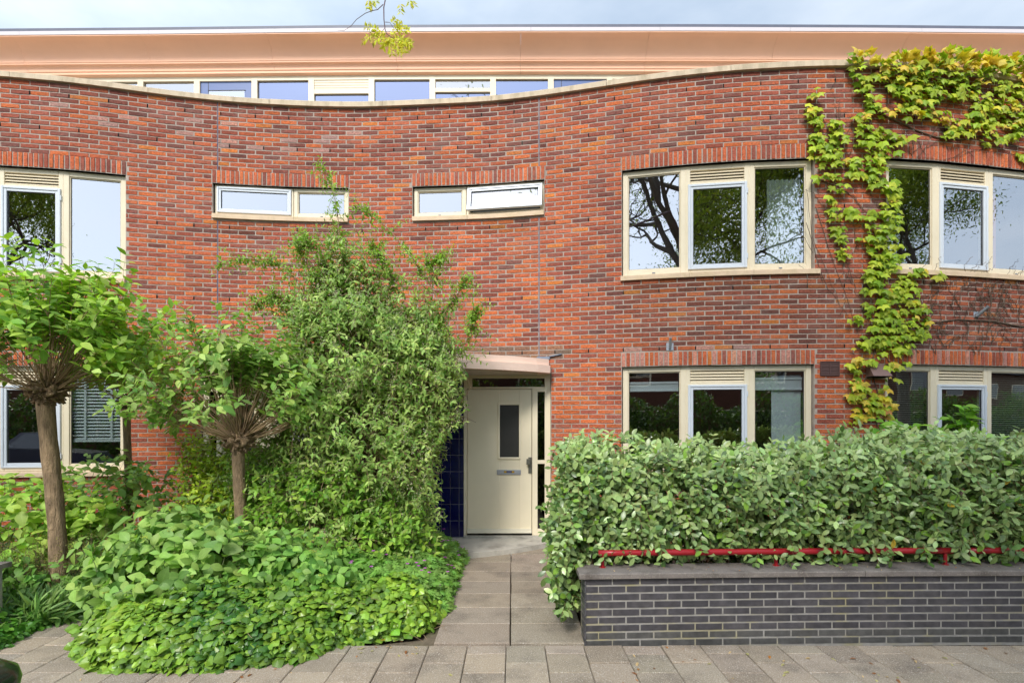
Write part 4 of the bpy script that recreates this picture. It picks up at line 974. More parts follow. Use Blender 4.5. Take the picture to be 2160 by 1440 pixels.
scatter('leaf', LEAF_SMALL, mm, tintmix(len(mm), lin(110, 150, 44), lin(160, 190, 80)), M['leaf_soft'], big, 60)

# pollarded trees
def pollard(label, bx, by, zk, r_t, kr, nst, Ls, leafsize, ca, cb, lean=0, singles=60, elmin=5, tight=False, frac=.52, nl=6):
    t = thing('pollard_tree', label, 'tree', (bx, by, 0), 'pollarded small trees with bushy heads'); tk = MB(); tk.smooth = True
    pts = []; rr = []
    for i in range(15):
        q = i / 14; pts.append((bx - lean * q + .012 * math.sin(q * 5), by + .01 * math.sin(q * 4), q * zk)); rr.append(r_t * (1.25 - .35 * min(1, q * 4) * .8 if q < .25 else .97) * (1 + .04 * math.sin(i * 2.1)) * (1.0 if q < .93 else 1.12))
    tk.tube(pts, rr, 16); o = tk.build('trunk', M['bark'], t)
    kc = np.array([bx - lean, by, zk + kr * .35]); kb_ = MB(); kb_.smooth = True; nU, nV = 22, 14; st = len(kb_.v)
    for i in range(nV + 1):
        th = math.pi * i / nV
        for j in range(nU):
            ph = 2 * math.pi * j / nU; d = np.array([math.sin(th) * math.cos(ph), math.sin(th) * math.sin(ph), math.cos(th)]); q = 1 + .16 * math.sin(5 * ph + 3 * th) + .14 * math.sin(9 * th + 4 * ph) + rng.normal(0, .13)
            kb_.v.append(tuple(kc + d * np.array([kr, kr, kr * .7]) * q))
    for i in range(nV):
        for j in range(nU): j2 = (j + 1) % nU; kb_.f.append((i * nU + j, (i + 1) * nU + j, (i + 1) * nU + j2, i * nU + j2))
    ko = kb_.build('knob', M['bark'], t)
    ns = 170; d = unit(rng.normal(size=(ns, 3))); p0 = kc + d * np.array([kr, kr, kr * .7]) * .85; put('stub', tubes_np(twigs_from(p0, unit(d + rng.normal(0, .5, (ns, 3))), rng.uniform(.03, .09, ns), np.zeros(ns), 4, .1), .012, .009, 6), t, M['bark'], 'stuff')
    az_ = rng.uniform(0, 2 * math.pi, nst); el_ = np.radians(elmin + (84 - elmin) * rng.random(nst) ** 1.25); d = np.stack([np.cos(el_) * np.cos(az_), np.cos(el_) * np.sin(az_), np.sin(el_)], 1)
    az_k = ~((d[:, 1] < -.35) & (el_ < math.radians(58)) & (rng.random(nst) < .6)); az_, el_, d = az_[az_k], el_[az_k], d[az_k]; nst = len(d)
    L_ = Ls * rng.uniform(.62, 1.08, nst) * (1 - .12 * np.cos(el_)); ln = twigs_from(kc + d * kr * .6, d, L_, -.30 * np.cos(el_) * np.ones(nst), 8, .035); put('branch', tubes_np(ln, .0055, .002, 4), t, M['twig'], 'stuff')
    fork = []
    for q in range(2):
        i0 = rng.integers(4, 7, nst); p0 = ln[np.arange(nst), i0]; fork.append(twigs_from(p0, unit(d + rng.normal(0, .4, d.shape)), L_ * rng.uniform(.2, .42, nst), np.zeros(nst), 6, .05))
    fork = np.concatenate(fork); put('twig', tubes_np(fork, .003, .0012), t, M['twig'], 'stuff')
    mm = np.concatenate([leaves_on(ln, np.linspace(frac, 1, nl), leafsize, .9, .9, taper=.1), leaves_on(fork, np.linspace(.6, 1, 3), leafsize * .9, .9, .9, taper=.1)])
    low = rng.random(len(mm)) < .04
    cr_ = bpy.data.objects.new('crown', None); COL.objects.link(cr_); cr_.parent = t; cr_.matrix_parent_inverse = Matrix.Translation(-Vector(t.location))
    scatter('leaf', LEAF, mm, tintmix(len(mm), ca, cb), M['leaf_soft'], cr_, singles)
    return t
PA, PB = lin(106, 150, 46), lin(172, 200, 80)
pollard('largest pollard tree with thick leaning trunk at the left', -4.42, 5.15, 1.98, .074, .14, 180, 1.12, .125, PA, PB, .12, 120, elmin=4, frac=.64, nl=7)
pollard('small slender pollard tree close to the brick wall at left', -4.74, 6.5, 1.93, .043, .075, 80, .95, .09, PA, PB, -.01, 50, elmin=25)
pollard('pollard tree with broom-like head in front of the flowering shrub', -2.76, 5.35, 1.50, .060, .125, 210, 1.06, .108, lin(106, 146, 62), lin(172, 196, 104), .0, 120, elmin=8, frac=.66, nl=6)
# bright glossy shrub, hydrangeas
shrub('glossy_shrub', 'bright yellow-green glossy shrub against the brick left of the middle pollard', 'shrub', [((-3.55, 6.2, 1.15), (.40, .35, .60)), ((-3.2, 6.1, .9), (.5, .4, .6))], 460, LEAF, .085, lin(124, 160, 34), lin(204, 220, 70), M['leaf_gloss'], (.2, .4), .2, 5, 50)
H1, H2 = lin(98, 138, 62), lin(166, 196, 96)
def hydrangea(label, blobs, ntw, size, sing, ca=H1, cb=H2, heads=0, tmpl=LEAF_BIG, name='hydrangea', grp='hydrangeas'):
    t, ln = shrub(name, label, 'shrub', blobs, ntw, tmpl, size, ca, cb, M['leaf_soft'], (.18, .4), .15, 3, sing, grp, stemmat='greenstem', front=.75, ldroop=.22, bump_=.14)
    if heads:
        ii = rng.choice(len(ln), min(heads, len(ln)), replace=False); tips = ln[ii, -1]; k = 26
        a = rng.uniform(0, 6.283, (len(tips), k)); r_ = np.sqrt(rng.random((len(tips), k))) * .032; fp = tips[:, None] + np.stack([np.cos(a) * r_, np.sin(a) * r_, .03 + rng.normal(0, .003, a.shape)], 2); fp = fp.reshape(-1, 3); n = len(fp)
        put('bud_cluster', CROSS.merged('bud_cluster', frames(fp, rng.normal(size=(n, 3)), rng.normal(size=(n, 3)), np.full(n, .009)), tintmix(n, lin(176, 192, 70), lin(200, 206, 110))), t, M['petal'], 'stuff')
hydrangea('broad hydrangea mound with pointed leaves and green buds above the ivy', [((-2.85, 4.82, .42), (.98, .56, .42)), ((-3.25, 5.05, .55), (.55, .5, .42))], 400, .145, 190, heads=30)
hydrangea('smaller round-leaved hydrangea right of the middle pollard trunk', [((-1.95, 4.74, .36), (.52, .42, .34))], 150, .13, 60, heads=10, ca=lin(96, 140, 62), cb=lin(146, 186, 84))
hydrangea('big-leaved light green hydrangea behind the leaning trunk at the left edge', [((-5.35, 5.6, .62), (.75, .5, .52)), ((-4.8, 5.8, .5), (.5, .4, .5))], 240, .15, 70, ca=lin(134, 172, 60), cb=lin(186, 212, 96))
hydrangea('low broad-leaved plants spreading round the foot of the leaning trunk', [((-4.35, 4.95, .18), (.55, .35, .22)), ((-4.9, 4.9, .2), (.5, .4, .25))], 90, .12, 40, ca=lin(92, 138, 52), cb=lin(140, 178, 84), name='leafy_plants', grp=None)
hydrangea('leggy hydrangea in front of the left ground floor window', [((-5.0, 6.35, .95), (.62, .35, .42)), ((-4.45, 6.3, .85), (.45, .3, .4))], 90, .12, 40, heads=6)
hydrangea('bright green hydrangea rising behind the top of the hedge', [((4.55, 6.0, 1.42), (.62, .28, .36)), ((5.0, 5.9, 1.45), (.3, .2, .5))], 75, .15, 60, ca=lin(96, 150, 40), cb=lin(150, 190, 60))
hydrangea('pale green bush at the right edge behind the hedge', [((5.7, 5.6, 1.3), (.4, .3, .3))], 50, .10, 20, ca=lin(110, 160, 50), cb=lin(150, 190, 70), name='garden_bush', grp=None)
shrub('undergrowth_shrub', 'low dark leafed undergrowth between the pollard trunks', 'shrub', [((-3.7, 6.2, .4), (.7, .5, .42)), ((-4.3, 5.7, .3), (.6, .5, .32))], 420, LEAF_SMALL, .055, lin(60, 92, 34), lin(118, 150, 62), M['leaf_soft'], (.2, .4), .2, 5, 30)

shrub('broadleaf_shrub', 'bright mid-green broad-leaved shrub filling the foot of the tall flowering shrub', 'shrub', [((-2.0, 5.45, .75), (.85, .40, .62)), ((-1.35, 5.6, .55), (.55, .4, .5)), ((-2.6, 5.75, 1.0), (.5, .35, .5))], 560, LEAF, .095, lin(92, 138, 44), lin(160, 194, 72), M['leaf_soft'], (.2, .42), .3, 4, 90, front=.6, ldroop=.15)
# ivy carpet
ivy_poly = np.array([(-.64, 6.7), (-.66, 5.6), (-.64, 4.9), (-.72, 4.42), (-1.08, 4.26), (-1.38, 4.08), (-1.55, 3.84), (-2.09, 3.71), (-2.85, 3.70), (-3.2, 3.92), (-3.5, 4.35), (-3.62, 4.65), (-3.8, 5.1), (-3.8, 6.7)])
def inside(poly, p):
    c = np.zeros(len(p), bool); j = len(poly) - 1
    for i in range(len(poly)):
        a, b = poly[i], poly[j]; k = ((a[1] > p[:, 1]) != (b[1] > p[:, 1])) & (p[:, 0] < (b[0] - a[0]) * (p[:, 1] - a[1]) / (b[1] - a[1] + 1e-12) + a[0]); c ^= k; j = i
    return c
def edge_dist(poly, p, skip=()):
    best = np.full(len(p), 9.); gdir = np.zeros((len(p), 2))
    for i in range(len(poly)):
        if i in skip: continue
        a, b = poly[i], poly[(i + 1) % len(poly)]; ab = b - a; t = np.clip(((p - a) @ ab) / (ab @ ab), 0, 1); q = p - (a + t[:, None] * ab); d = np.hypot(q[:, 0], q[:, 1]); m_ = d < best; best[m_] = d[m_]; gdir[m_] = q[m_] / np.maximum(d[m_], 1e-6)[:, None]
    return best, gdir
def carpet(poly, n, hfun, depth=.1, skip=()):
    lo, hi = poly.min(0), poly.max(0); p = rng.random((int(n * 1.9), 2)) * (hi - lo) + lo; ins = inside(poly, p); p = p[ins][:n]; e, gd_ = edge_dist(poly, p, skip)
    ne = n // 3; # extra leaves hanging on the rim
    L_ = [(poly[i], poly[(i + 1) % len(poly)]) for i in range(len(poly)) if i not in skip]; ll = np.array([np.hypot(*(b - a)) for a, b in L_]); w = ll / ll.sum(); ii = rng.choice(len(L_), ne, p=w); t = rng.random((ne, 1)); A = np.array([L_[i][0] for i in ii]); B = np.array([L_[i][1] for i in ii]); q = A + (B - A) * t; dr = unit(np.stack([(B - A)[:, 1], -(B - A)[:, 0]], 1)); ctr = poly.mean(0); s_ = np.sign(((ctr - q) * dr).sum(1, keepdims=True)); dr = dr * s_
    q2 = q + dr * rng.uniform(-.05, .08, (ne, 1)); P2 = np.concatenate([p, q2]); E = np.concatenate([e, np.clip(rng.random(ne) * .06, 0, 1)]); G = np.concatenate([gd_, dr]); 
    nx_ = n // 3; ii = rng.choice(len(L_), nx_, p=w); t = rng.random((nx_, 1)); A = np.array([L_[i][0] for i in ii]); B = np.array([L_[i][1] for i in ii]); dr3 = unit(np.stack([(B - A)[:, 1], -(B - A)[:, 0]], 1)); qq = A + (B - A) * t; dr3 = dr3 * np.sign(((ctr - qq) * dr3).sum(1, keepdims=True)); e3 = rng.uniform(.02, .34, (nx_, 1)); qq = qq + dr3 * e3; ok = inside(poly, qq); qq, dr3, e3 = qq[ok], dr3[ok], e3[ok, 0]
    p = np.concatenate([p, qq]); P2 = np.concatenate([p, q2]); E = np.concatenate([e, e3, E[len(e):]]); G = np.concatenate([gd_, dr3, dr]); h = hfun(P2, E); z = h * np.where(np.arange(len(P2)) < len(p), 1, rng.random(len(P2)))
    z = np.maximum(z - rng.exponential(depth * .35, len(P2)) * (h > .08), .012); out = -G * np.exp(-E / .14)[:, None] * 1.6
    nm = np.concatenate([out, np.ones((len(P2), 1))], 1); return np.concatenate([P2, z[:, None]], 1), unit(nm), E
hf_ = lambda P2, E: (.20 * (1 - np.exp(-E / .09)) + .16 * (1 - np.exp(-E / .45))) * (1 + .22 * np.sin(P2[:, 0] * 6 + 1) * np.sin(P2[:, 1] * 7) + .16 * np.sin(P2[:, 0] * 17) * np.sin(P2[:, 1] * 19 + 1)) + .05
p_, n_, e_ = carpet(ivy_poly, 10500, hf_, .1, skip=(len(ivy_poly) - 1,))
right = (p_[:, 0] > -1.95 + .25 * np.sin(p_[:, 1] * 5)) & (p_[:, 1] > 4.75)
ivy = thing('ivy_carpet', 'dense bright ivy spilling over the edge of the bed onto the pavement', 'ivy', (-2.4, 4.6, 0))
gt = thing('geranium_patch', 'soft green geraniums with small magenta flowers beside the path', 'flowers', (-1.2, 5.4, 0))
def ground_leaves(t, tm, p, n, size, ca, cb, lm, sing, tilt=.35):
    k = len(p); ax = unit(rng.normal(0, 1, (k, 3)) * [1, 1, .25] + np.array([0, -.55, -.25])); nm = unit(n * .9 + rng.normal(0, tilt, (k, 3)) + np.array([0, -.22, .15])); mm = frames(p, ax, nm, size * rng.uniform(.55, 1.3, k)); w = np.clip(rng.random(k) * .7 + .35 * bumpy(p, 1, 4) + .1, 0, 1); scatter('leaf', tm, mm, tintmix(k, ca, cb, .14, w), lm, t, sing)
ii = ~right; ground_leaves(ivy, IVY, p_[ii], n_[ii], .068, lin(56, 98, 34), lin(150, 184, 62), M['leaf_gloss'], 300)
dk = rng.random(right.sum()) < .25
ground_leaves(gt, PALM, p_[right], n_[right], .095, lin(96, 144, 58), lin(150, 190, 92), M['leaf_plain'], 130)
st_n = 420; q = p_[ii][rng.choice(ii.sum(), st_n)]; put('stem', tubes_np(twigs_from(q - [0, 0, .04], unit(rng.normal(0, 1, (st_n, 3)) * [1, 1, .3]), rng.uniform(.08, .2, st_n), .2 * np.ones(st_n)), .002, .0015), ivy, M['twig'], 'stuff')
# magenta flowers
q = p_[right]; q = q[rng.choice(len(q), 70)]; q = q + [0, 0, .07]; sl = twigs_from(q - [0, 0, .1], unit(np.array([[0, -.1, 1.]]).repeat(len(q), 0) + rng.normal(0, .2, q.shape)), np.full(len(q), .14), np.zeros(len(q))); put('flower_stem', tubes_np(sl, .0014, .001), gt, M['greenstem'], 'stuff')
tip = sl[:, -1]
for fi in range(len(tip)):
    a = np.arange(5) * 1.2566; dr = np.stack([np.cos(a), np.sin(a) * .9 - .3, np.full(5, .25)], 1); mmf = frames(np.repeat(tip[fi:fi + 1], 5, 0), dr, np.array([[0, -.6, .8]]).repeat(5, 0), np.full(5, .019)); put('blossom', LEAF_SMALL.merged('blossom', mmf, tintmix(5, lin(176, 70, 170), lin(200, 110, 196), .05)), gt, M['petal'])
# left bed
lb_poly = np.array([(-3.92, 3.98), (-4.0, 4.36), (-3.88, 4.6), (-3.72, 4.95), (-3.75, 6.6), (-9, 6.9), (-9, 3.95)])
hf2 = lambda P2, E: (.09 * (1 - np.exp(-E / .06)) + .2 * (1 - np.exp(-E / .6))) * (1 + .25 * np.sin(P2[:, 0] * 7) * np.sin(P2[:, 1] * 6 + 1)) + .03
p2, n2, e2 = carpet(lb_poly, 4200, hf2, .1, skip=(4, 5, 6))
gc = thing('ground_cover', 'mixed low green plants in the bed at the left edge', 'plants', (-4.9, 4.8, 0))
front_ = p2[:, 1] < 4.5
ground_leaves(gc, LEAF_BIG, p2[front_], n2[front_], .06, lin(64, 116, 34), lin(120, 168, 62), M['leaf_plain'], 60)
ground_leaves(gc, LEAF_LONG, p2[~front_], n2[~front_], .10, lin(66, 104, 40), lin(134, 166, 84), M['leaf_plain'], 80)
gr = thing('grass_tuft', 'arching strap-leaved tufts along the left path edge', 'grass', (-4.1, 4.8, 0)); NB = 420
q = np.stack([rng.uniform(-4.9, -3.85, NB), rng.uniform(4.45, 5.4, NB), np.zeros(NB) + .03], 1); q = np.concatenate([q, np.stack([rng.normal(-4.1, .12, 250), rng.normal(4.62, .1, 250), np.full(250, .04)], 1)]); n = len(q)
dr = unit(rng.normal(0, 1, (n, 3)) * [1, 1, 0] + np.array([.2, -.5, 1.1])); put('blade', BLADE.merged('blade', frames(q, dr, unit(np.array([[0, -.6, .5]]).repeat(n, 0) + rng.normal(0, .4, (n, 3))), rng.uniform(.16, .36, n)), tintmix(n, lin(64, 104, 40), lin(140, 172, 90))), gr, M['leaf_plain'], 'stuff')
wd = 700; q = np.stack([rng.uniform(-5.3, -3.7, wd), rng.uniform(5.0, 5.9, wd), rng.uniform(.1, .3, wd)], 1); sl = twigs_from(q, unit(rng.normal(0, .35, (wd, 3)) + [0, 0, 1]), rng.uniform(.15, .4, wd), np.zeros(wd)); sd_ = thing('seed_heads', 'brown wiry seed heads round the foot of the leaning trunk', 'plants', (-4.4, 5.3, 0)); put('stem', tubes_np(sl, .0016, .001), sd_, M['vine'], 'stuff')
fp = (sl[:, 2:, :].reshape(-1, 3))[:, None] + rng.normal(0, .014, (sl[:, 2:].size // 3, 3, 3)); fp = fp.reshape(-1, 3); n = len(fp); put('seed', CROSS.merged('seed', frames(fp, rng.normal(size=(n, 3)), rng.normal(size=(n, 3)), np.full(n, .011)), tintmix(n, lin(120, 110, 60), lin(150, 150, 80))), sd_, M['petal'], 'stuff')
# hedge
hedge = thing('hedge', 'long clipped silvery green evergreen hedge behind the red rail', 'hedge', (3, 5, 0))
def hedge_pts(n):
    out = []; nn = []; X0h, X1h, Y0, Y1, Zb = .49, 7.2, 4.47, 5.55, .60
    u = rng.random(n); k1 = int(n * .60); k2 = int(n * .27); k3 = n - k1 - k2
    topz = lambda x_, y_: 1.45 + .10 * (y_ - Y0) / (Y1 - Y0) + .035 * np.sin(x_ * 2.1) + .03 * np.sin(x_ * 5.3 + y_ * 4) + .07 * (x_ > 2.6) * np.clip(x_ - 2.6, 0, 1)
    a = np.stack([rng.uniform(X0h, X1h, k1), np.full(k1, Y0), np.zeros(k1)], 1); zt = topz(a[:, 0], a[:, 1]); a[:, 2] = Zb + (zt - Zb) * rng.random(k1) ** .9
    bul = .05 * np.sin(a[:, 0] * 4.2) * np.sin(a[:, 2] * 5 + 1) + .035 * np.sin(a[:, 0] * 13 + a[:, 2] * 4) * np.sin(a[:, 2] * 15 + a[:, 0] * 3) + .02 * np.sin(a[:, 0] * 27) * np.sin(a[:, 2] * 29) + .10 * np.sin((a[:, 2] - Zb) / (zt - Zb) * 3.14) ; a[:, 1] -= bul; rnd = np.clip((a[:, 2] - zt + .18) / .18, 0, 1); a[:, 1] += rnd ** 2 * .14
    na = np.stack([np.zeros(k1), -np.ones(k1), rnd * 1.2 + .1], 1)
    b = np.stack([rng.uniform(X0h, X1h, k2), rng.uniform(Y0 + .02, Y1, k2), np.zeros(k2)], 1); b[:, 2] = topz(b[:, 0], b[:, 1]); nb_ = np.tile([0, -.15, 1.], (k2, 1))
    c = np.stack([np.full(k3, X0h), rng.uniform(Y0, Y1, k3), np.zeros(k3)], 1); c[:, 2] = .2 + (topz(c[:, 0], c[:, 1]) - .2) * rng.random(k3); c[:, 0] += .05 * np.sin(c[:, 2] * 6) - .02 + .03 * np.sin(c[:, 1] * 8); nc = np.tile([-1., -.2, .1], (k3, 1))
    return np.concatenate([a, b, c]), unit(np.concatenate([na, nb_, nc]))
hp, hn = hedge_pts(19000); dep = rng.exponential(.11, len(hp)); hp = hp - hn * dep[:, None] + rng.normal(0, .02, hp.shape)
# corner spill hanging down in front of the wall end
cs_ = np.stack([rng.normal(.46, .07, 520), rng.normal(4.42, .09, 520), rng.uniform(.22, .95, 520)], 1); cs_[:, 0] += (cs_[:, 2] - .22) * -.05 + .05 * (1 - (cs_[:, 2] - .22) / .7)
cs_ = cs_[~((cs_[:, 0] > .49) & (cs_[:, 1] < 4.36) & (cs_[:, 2] < .58))]
ovx = np.concatenate([rng.uniform(.6, 6.6, 520), rng.uniform(.6, 1.7, 200), rng.uniform(3.3, 6, 220)]); NV = len(ovx); ov = np.stack([ovx, rng.uniform(4.28, 4.44, NV), .60 + .27 * rng.random(NV) ** .8], 1); ov = ov[(np.sin(ov[:, 0] * 7.3) + np.sin(ov[:, 0] * 17 + 1) > -.4)]
hp = np.concatenate([hp, cs_, ov]); hn = np.concatenate([hn, np.tile(unit(np.array([-.4, -.9, .2])), (len(cs_), 1)), np.tile(unit(np.array([0, -1, .2])), (len(ov), 1))])
fi_ = np.stack([rng.uniform(.5, 7.2, 20000), rng.uniform(4.66, 5.5, 20000), rng.uniform(.05, 1.42, 20000)], 1); hp = np.concatenate([hp, fi_]); hn = np.concatenate([hn, np.tile([0, -1., 0], (20000, 1))])
nf = len(fi_); core_p = hp[-nf:]; sp, sn = hp[:-nf], hn[:-nf]
pick = rng.choice(len(sp), 3700, replace=False); sp, sn = sp[pick], sn[pick]; topm = (sn[:, 2] > .6)
sdir = unit(sn * .9 + rng.normal(0, .45, sp.shape) + np.where(topm[:, None], np.array([0, -.25, .25]), np.array([0, -.1, -.45])))
lnh = twigs_from(sp - sdir * .10, sdir, rng.uniform(.12, .22, len(sp)), rng.uniform(.0, .5, len(sp)), 6, .02)
put('twig', tubes_np(lnh, .0024, .0014), hedge, mat('reddish_twig', lin(132, 96, 66), .8), 'stuff')
mm = leaves_on(lnh, np.linspace(.3, 1, 4), .078, .75, .75, .26, True, .62, .12, .12)
wsp = np.tile(np.repeat(np.clip(rng.normal(.45, .25, len(sp)) + .35 * topm, 0, 1)[None], 1, 0)[0], len(mm) // len(sp)); k = len(mm)  # sprays on top tinted lighter: light from above put into the leaf colour
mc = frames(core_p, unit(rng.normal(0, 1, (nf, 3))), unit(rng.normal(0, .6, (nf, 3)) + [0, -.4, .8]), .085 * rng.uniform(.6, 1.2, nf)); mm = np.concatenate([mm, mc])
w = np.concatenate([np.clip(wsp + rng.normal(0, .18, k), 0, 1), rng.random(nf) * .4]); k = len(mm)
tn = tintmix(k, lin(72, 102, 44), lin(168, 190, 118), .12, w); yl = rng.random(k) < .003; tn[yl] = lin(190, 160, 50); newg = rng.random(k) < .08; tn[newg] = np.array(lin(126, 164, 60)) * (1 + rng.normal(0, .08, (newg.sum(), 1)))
LEAF_OVAL = ovate([.12, .38, .66, .88], .56, .14, .16, .5)
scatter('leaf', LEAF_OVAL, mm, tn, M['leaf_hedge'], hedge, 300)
ns = 60; q = np.stack([np.linspace(.6, 6.6, ns) + rng.normal(0, .03, ns), rng.uniform(4.55, 4.9, ns), np.zeros(ns)], 1); put('stem', tubes_np(twigs_from(q, unit(rng.normal(0, .07, (ns, 3)) + [0, 0, 1]), np.full(ns, .9), np.zeros(ns), 7, .02), .012, .006, 5), hedge, M['twig'], 'stuff')

# creeper on the wall
blobs = [ # px, py, half width, half height, leaf count, warm
 (1713, 200, 8, 8, 7, .5), (1711, 233, 14, 12, 9, .2), (1718, 262, 14, 14, 10, 0), (1718, 300, 14, 14, 11, 0), (1728, 322, 22, 12, 14, 0), (1751, 344, 24, 12, 14, 0), (1751, 262, 14, 12, 9, 0), (1762, 289, 15, 14, 12, 0), (1758, 318, 16, 14, 14, 0),
 (1780, 348, 22, 10, 12, .1), (1800, 358, 16, 10, 9, 0), (1806, 131, 24, 9, 16, .8), (1795, 155, 13, 14, 12, .1), (1814, 171, 12, 7, 6, 0), (1810, 189, 11, 7, 6, 0), (1831, 195, 9, 6, 4, 0), (1822, 211, 8, 5, 4, 0), (1834, 214, 8, 5, 4, 0), (1838, 233, 14, 8, 8, .1), (1815, 253, 20, 7, 9, .2), (1826, 278, 28, 10, 16, 0), (1862, 288, 22, 9, 11, 0), (1902, 298, 20, 7, 9, 0), (1826, 300, 26, 9, 14, 0), (1842, 322, 24, 10, 14, 0), (1868, 330, 18, 7, 8, 0), (1832, 346, 26, 7, 9, 0), (1836, 364, 20, 8, 9, 0), (1838, 384, 18, 10, 12, 0), (1870, 392, 20, 10, 12, 0), (1880, 411, 14, 14, 12, .1),
 (1728, 375, 16, 5, 5, .2), (1752, 371, 18, 4, 5, .2), (1790, 370, 12, 5, 5, .3), (1764, 398, 18, 6, 7, .1), (1746, 421, 11, 7, 5, .1), (1760, 452, 12, 12, 9, .1), (1765, 488, 8, 9, 6, .1), (1774, 515, 9, 16, 10, .1), (1779, 538, 5, 6, 3, .3), (1778, 446, 12, 5, 5, 0), (1796, 452, 14, 7, 7, 0), (1872, 440, 16, 12, 14, 0), (1840, 455, 24, 8, 11, 0), (1878, 470, 14, 14, 13, 0),
 (1850, 483, 32, 8, 16, 0), (1825, 508, 20, 6, 8, .1), (1855, 512, 32, 12, 20, 0), (1872, 530, 22, 14, 18, 0), (1858, 545, 32, 12, 20, 0), (1850, 565, 32, 11, 20, 0), (1880, 560, 14, 14, 11, .1), (1845, 587, 30, 10, 17, 0), (1840, 606, 24, 8, 12, 0), (1864, 628, 18, 8, 10, .1), (1916, 584, 26, 9, 14, .1), (1902, 608, 28, 12, 20, .05), (1912, 628, 26, 10, 15, .05), (1924, 647, 18, 9, 10, .1), (1840, 647, 28, 8, 12, .1), (1885, 650, 16, 6, 6, .1), (1860, 667, 34, 9, 18, .1), (1798, 671, 16, 5, 6, .1), (1872, 682, 44, 10, 24, .1), (1933, 676, 20, 8, 10, .2), (1890, 700, 58, 10, 30, .1), (1935, 700, 16, 8, 7, .1), (1866, 716, 54, 9, 26, .1), (1808, 725, 20, 9, 10, .2), (1902, 733, 24, 7, 10, .1), (1866, 738, 18, 6, 7, .1), (1820, 757, 24, 7, 10, .1), (1790, 762, 12, 5, 4, .1), (1794, 776, 14, 6, 6, .1), (1888, 768, 24, 6, 8, .2),
 (1798, 799, 13, 6, 6, .3), (1801, 820, 10, 10, 9, .3), (1803, 838, 18, 9, 12, .3), (1816, 852, 14, 8, 8, .4), (1815, 866, 16, 7, 8, .5), (1847, 834, 16, 6, 8, .5), (1858, 850, 14, 9, 10, .8), (1850, 868, 22, 9, 16, .9), (1805, 882, 14, 8, 9, .9), (1858, 815, 6, 6, 4, .3), (1878, 795, 14, 5, 4, .3), (1815, 812, 7, 6, 4, .5),
 (1937, 573, 14, 6, 5, .3), (1975, 580, 12, 7, 5, .5), (2148, 320, 12, 10, 5, .1), (2151, 328, 8, 8, 4, .1),
 (1850, 152, 22, 10, 16, .7), (1880, 145, 26, 12, 24, .7), (1920, 140, 30, 14, 34, .8), (1965, 136, 30, 14, 38, .8), (2005, 140, 30, 14, 38, .8), (2045, 142, 30, 12, 36, .8), (2085, 146, 30, 12, 36, .8), (2125, 150, 26, 12, 32, .7), (2155, 162, 22, 16, 26, .7), (2200, 175, 40, 20, 50, .7),
 (1870, 165, 26, 9, 18, .4), (1910, 165, 26, 10, 20, .3), (1950, 170, 28, 10, 22, .2), (1990, 172, 28, 12, 26, .1), (2030, 175, 26, 12, 24, .1), (2070, 172, 18, 10, 14, .1), (2110, 178, 16, 12, 12, .1), (2150, 188, 18, 14, 15, .1),
 (1890, 188, 28, 8, 14, .2), (1925, 192, 24, 9, 14, .1), (1965, 195, 24, 9, 14, .1), (2005, 198, 20, 9, 12, .1), (2040, 190, 18, 10, 12, .1), (1905, 206, 22, 6, 8, .2), (1945, 212, 22, 8, 12, .1), (1975, 205, 14, 8, 8, .1), (2015, 206, 12, 6, 5, .3), (2105, 192, 16, 6, 7, .1), (2150, 205, 12, 7, 6, .1),
 (1895, 228, 22, 7, 9, .4), (1870, 240, 22, 6, 8, .3), (1930, 224, 20, 7, 9, .3), (1955, 232, 16, 7, 8, .1), (1925, 248, 26, 6, 9, .6), (1975, 248, 22, 7, 9, .6), (2060, 215, 20, 8, 11, .1), (2090, 208, 24, 8, 12, .1), (2130, 222, 26, 9, 14, .1), (2065, 235, 26, 9, 16, .1), (2105, 238, 30, 9, 20, .2), (2150, 245, 22, 12, 17, .1), (2040, 252, 30, 8, 16, .2), (2010, 262, 24, 9, 14, .4), (2060, 262, 28, 10, 20, .1), (2100, 262, 28, 9, 16, .1), (2145, 268, 22, 9, 12, .2), (2000, 282, 18, 8, 8, .1), (2030, 280, 18, 8, 8, .1), (2085, 290, 20, 10, 10, .1), (2075, 300, 8, 5, 4, .1), (2130, 292, 14, 6, 6, .1), (2200, 240, 35, 40, 60, .2)]
cre = thing('creeper', 'yellow-green creeper climbing the right part of the brick wall', 'climbing plant', WP(S(1850), 0))
PX = []; WM = []
for (a, b, hw, hh, n, wm) in blobs:
    n = int(n * 1.2)
    # leaves hang in short rows
    rows = max(1, int(hh / 6)); 
    for i in range(n):
        rr_ = rng.integers(0, rows + 1); PX.append((a + rng.uniform(-1, 1) * hw, b - hh + (rr_ + rng.random() * .5) * (2 * hh / (rows + .5)))); WM.append(wm)
PX = np.array(PX); WM = np.array(WM); n = len(PX); sv = np.array([S(a) for a, _ in PX]); pz_ = np.array([Z(a, b) for a, b in PX]); off = rng.uniform(.015, .11, n) + .05 * (pz_ > 6.3)
pp = np.array([WP(s, z, o) for s, z, o in zip(sv, pz_, off)]); nn = np.array([[*nrm(s), 0] for s in sv]); tt = np.array([[*tang(s), 0] for s in sv])
over = pz_ > 6.36
ax = unit(np.array([0, 0, -1.]) * .75 + nn * rng.uniform(.15, .8, (n, 1)) + tt * rng.normal(0, .55, (n, 1))); nm = unit(nn * .75 + np.array([0, 0, .75]) + rng.normal(0, .28, (n, 3)))
up = over & (rng.random(n) < .6); ax[up] = unit(ax[up] + np.array([0, 0, 1.1]))
mm = frames(pp, ax, nm, .098 * rng.uniform(.55, 1.3, n)); tn = tintmix(n, lin(126, 160, 34), lin(196, 206, 62), .09)
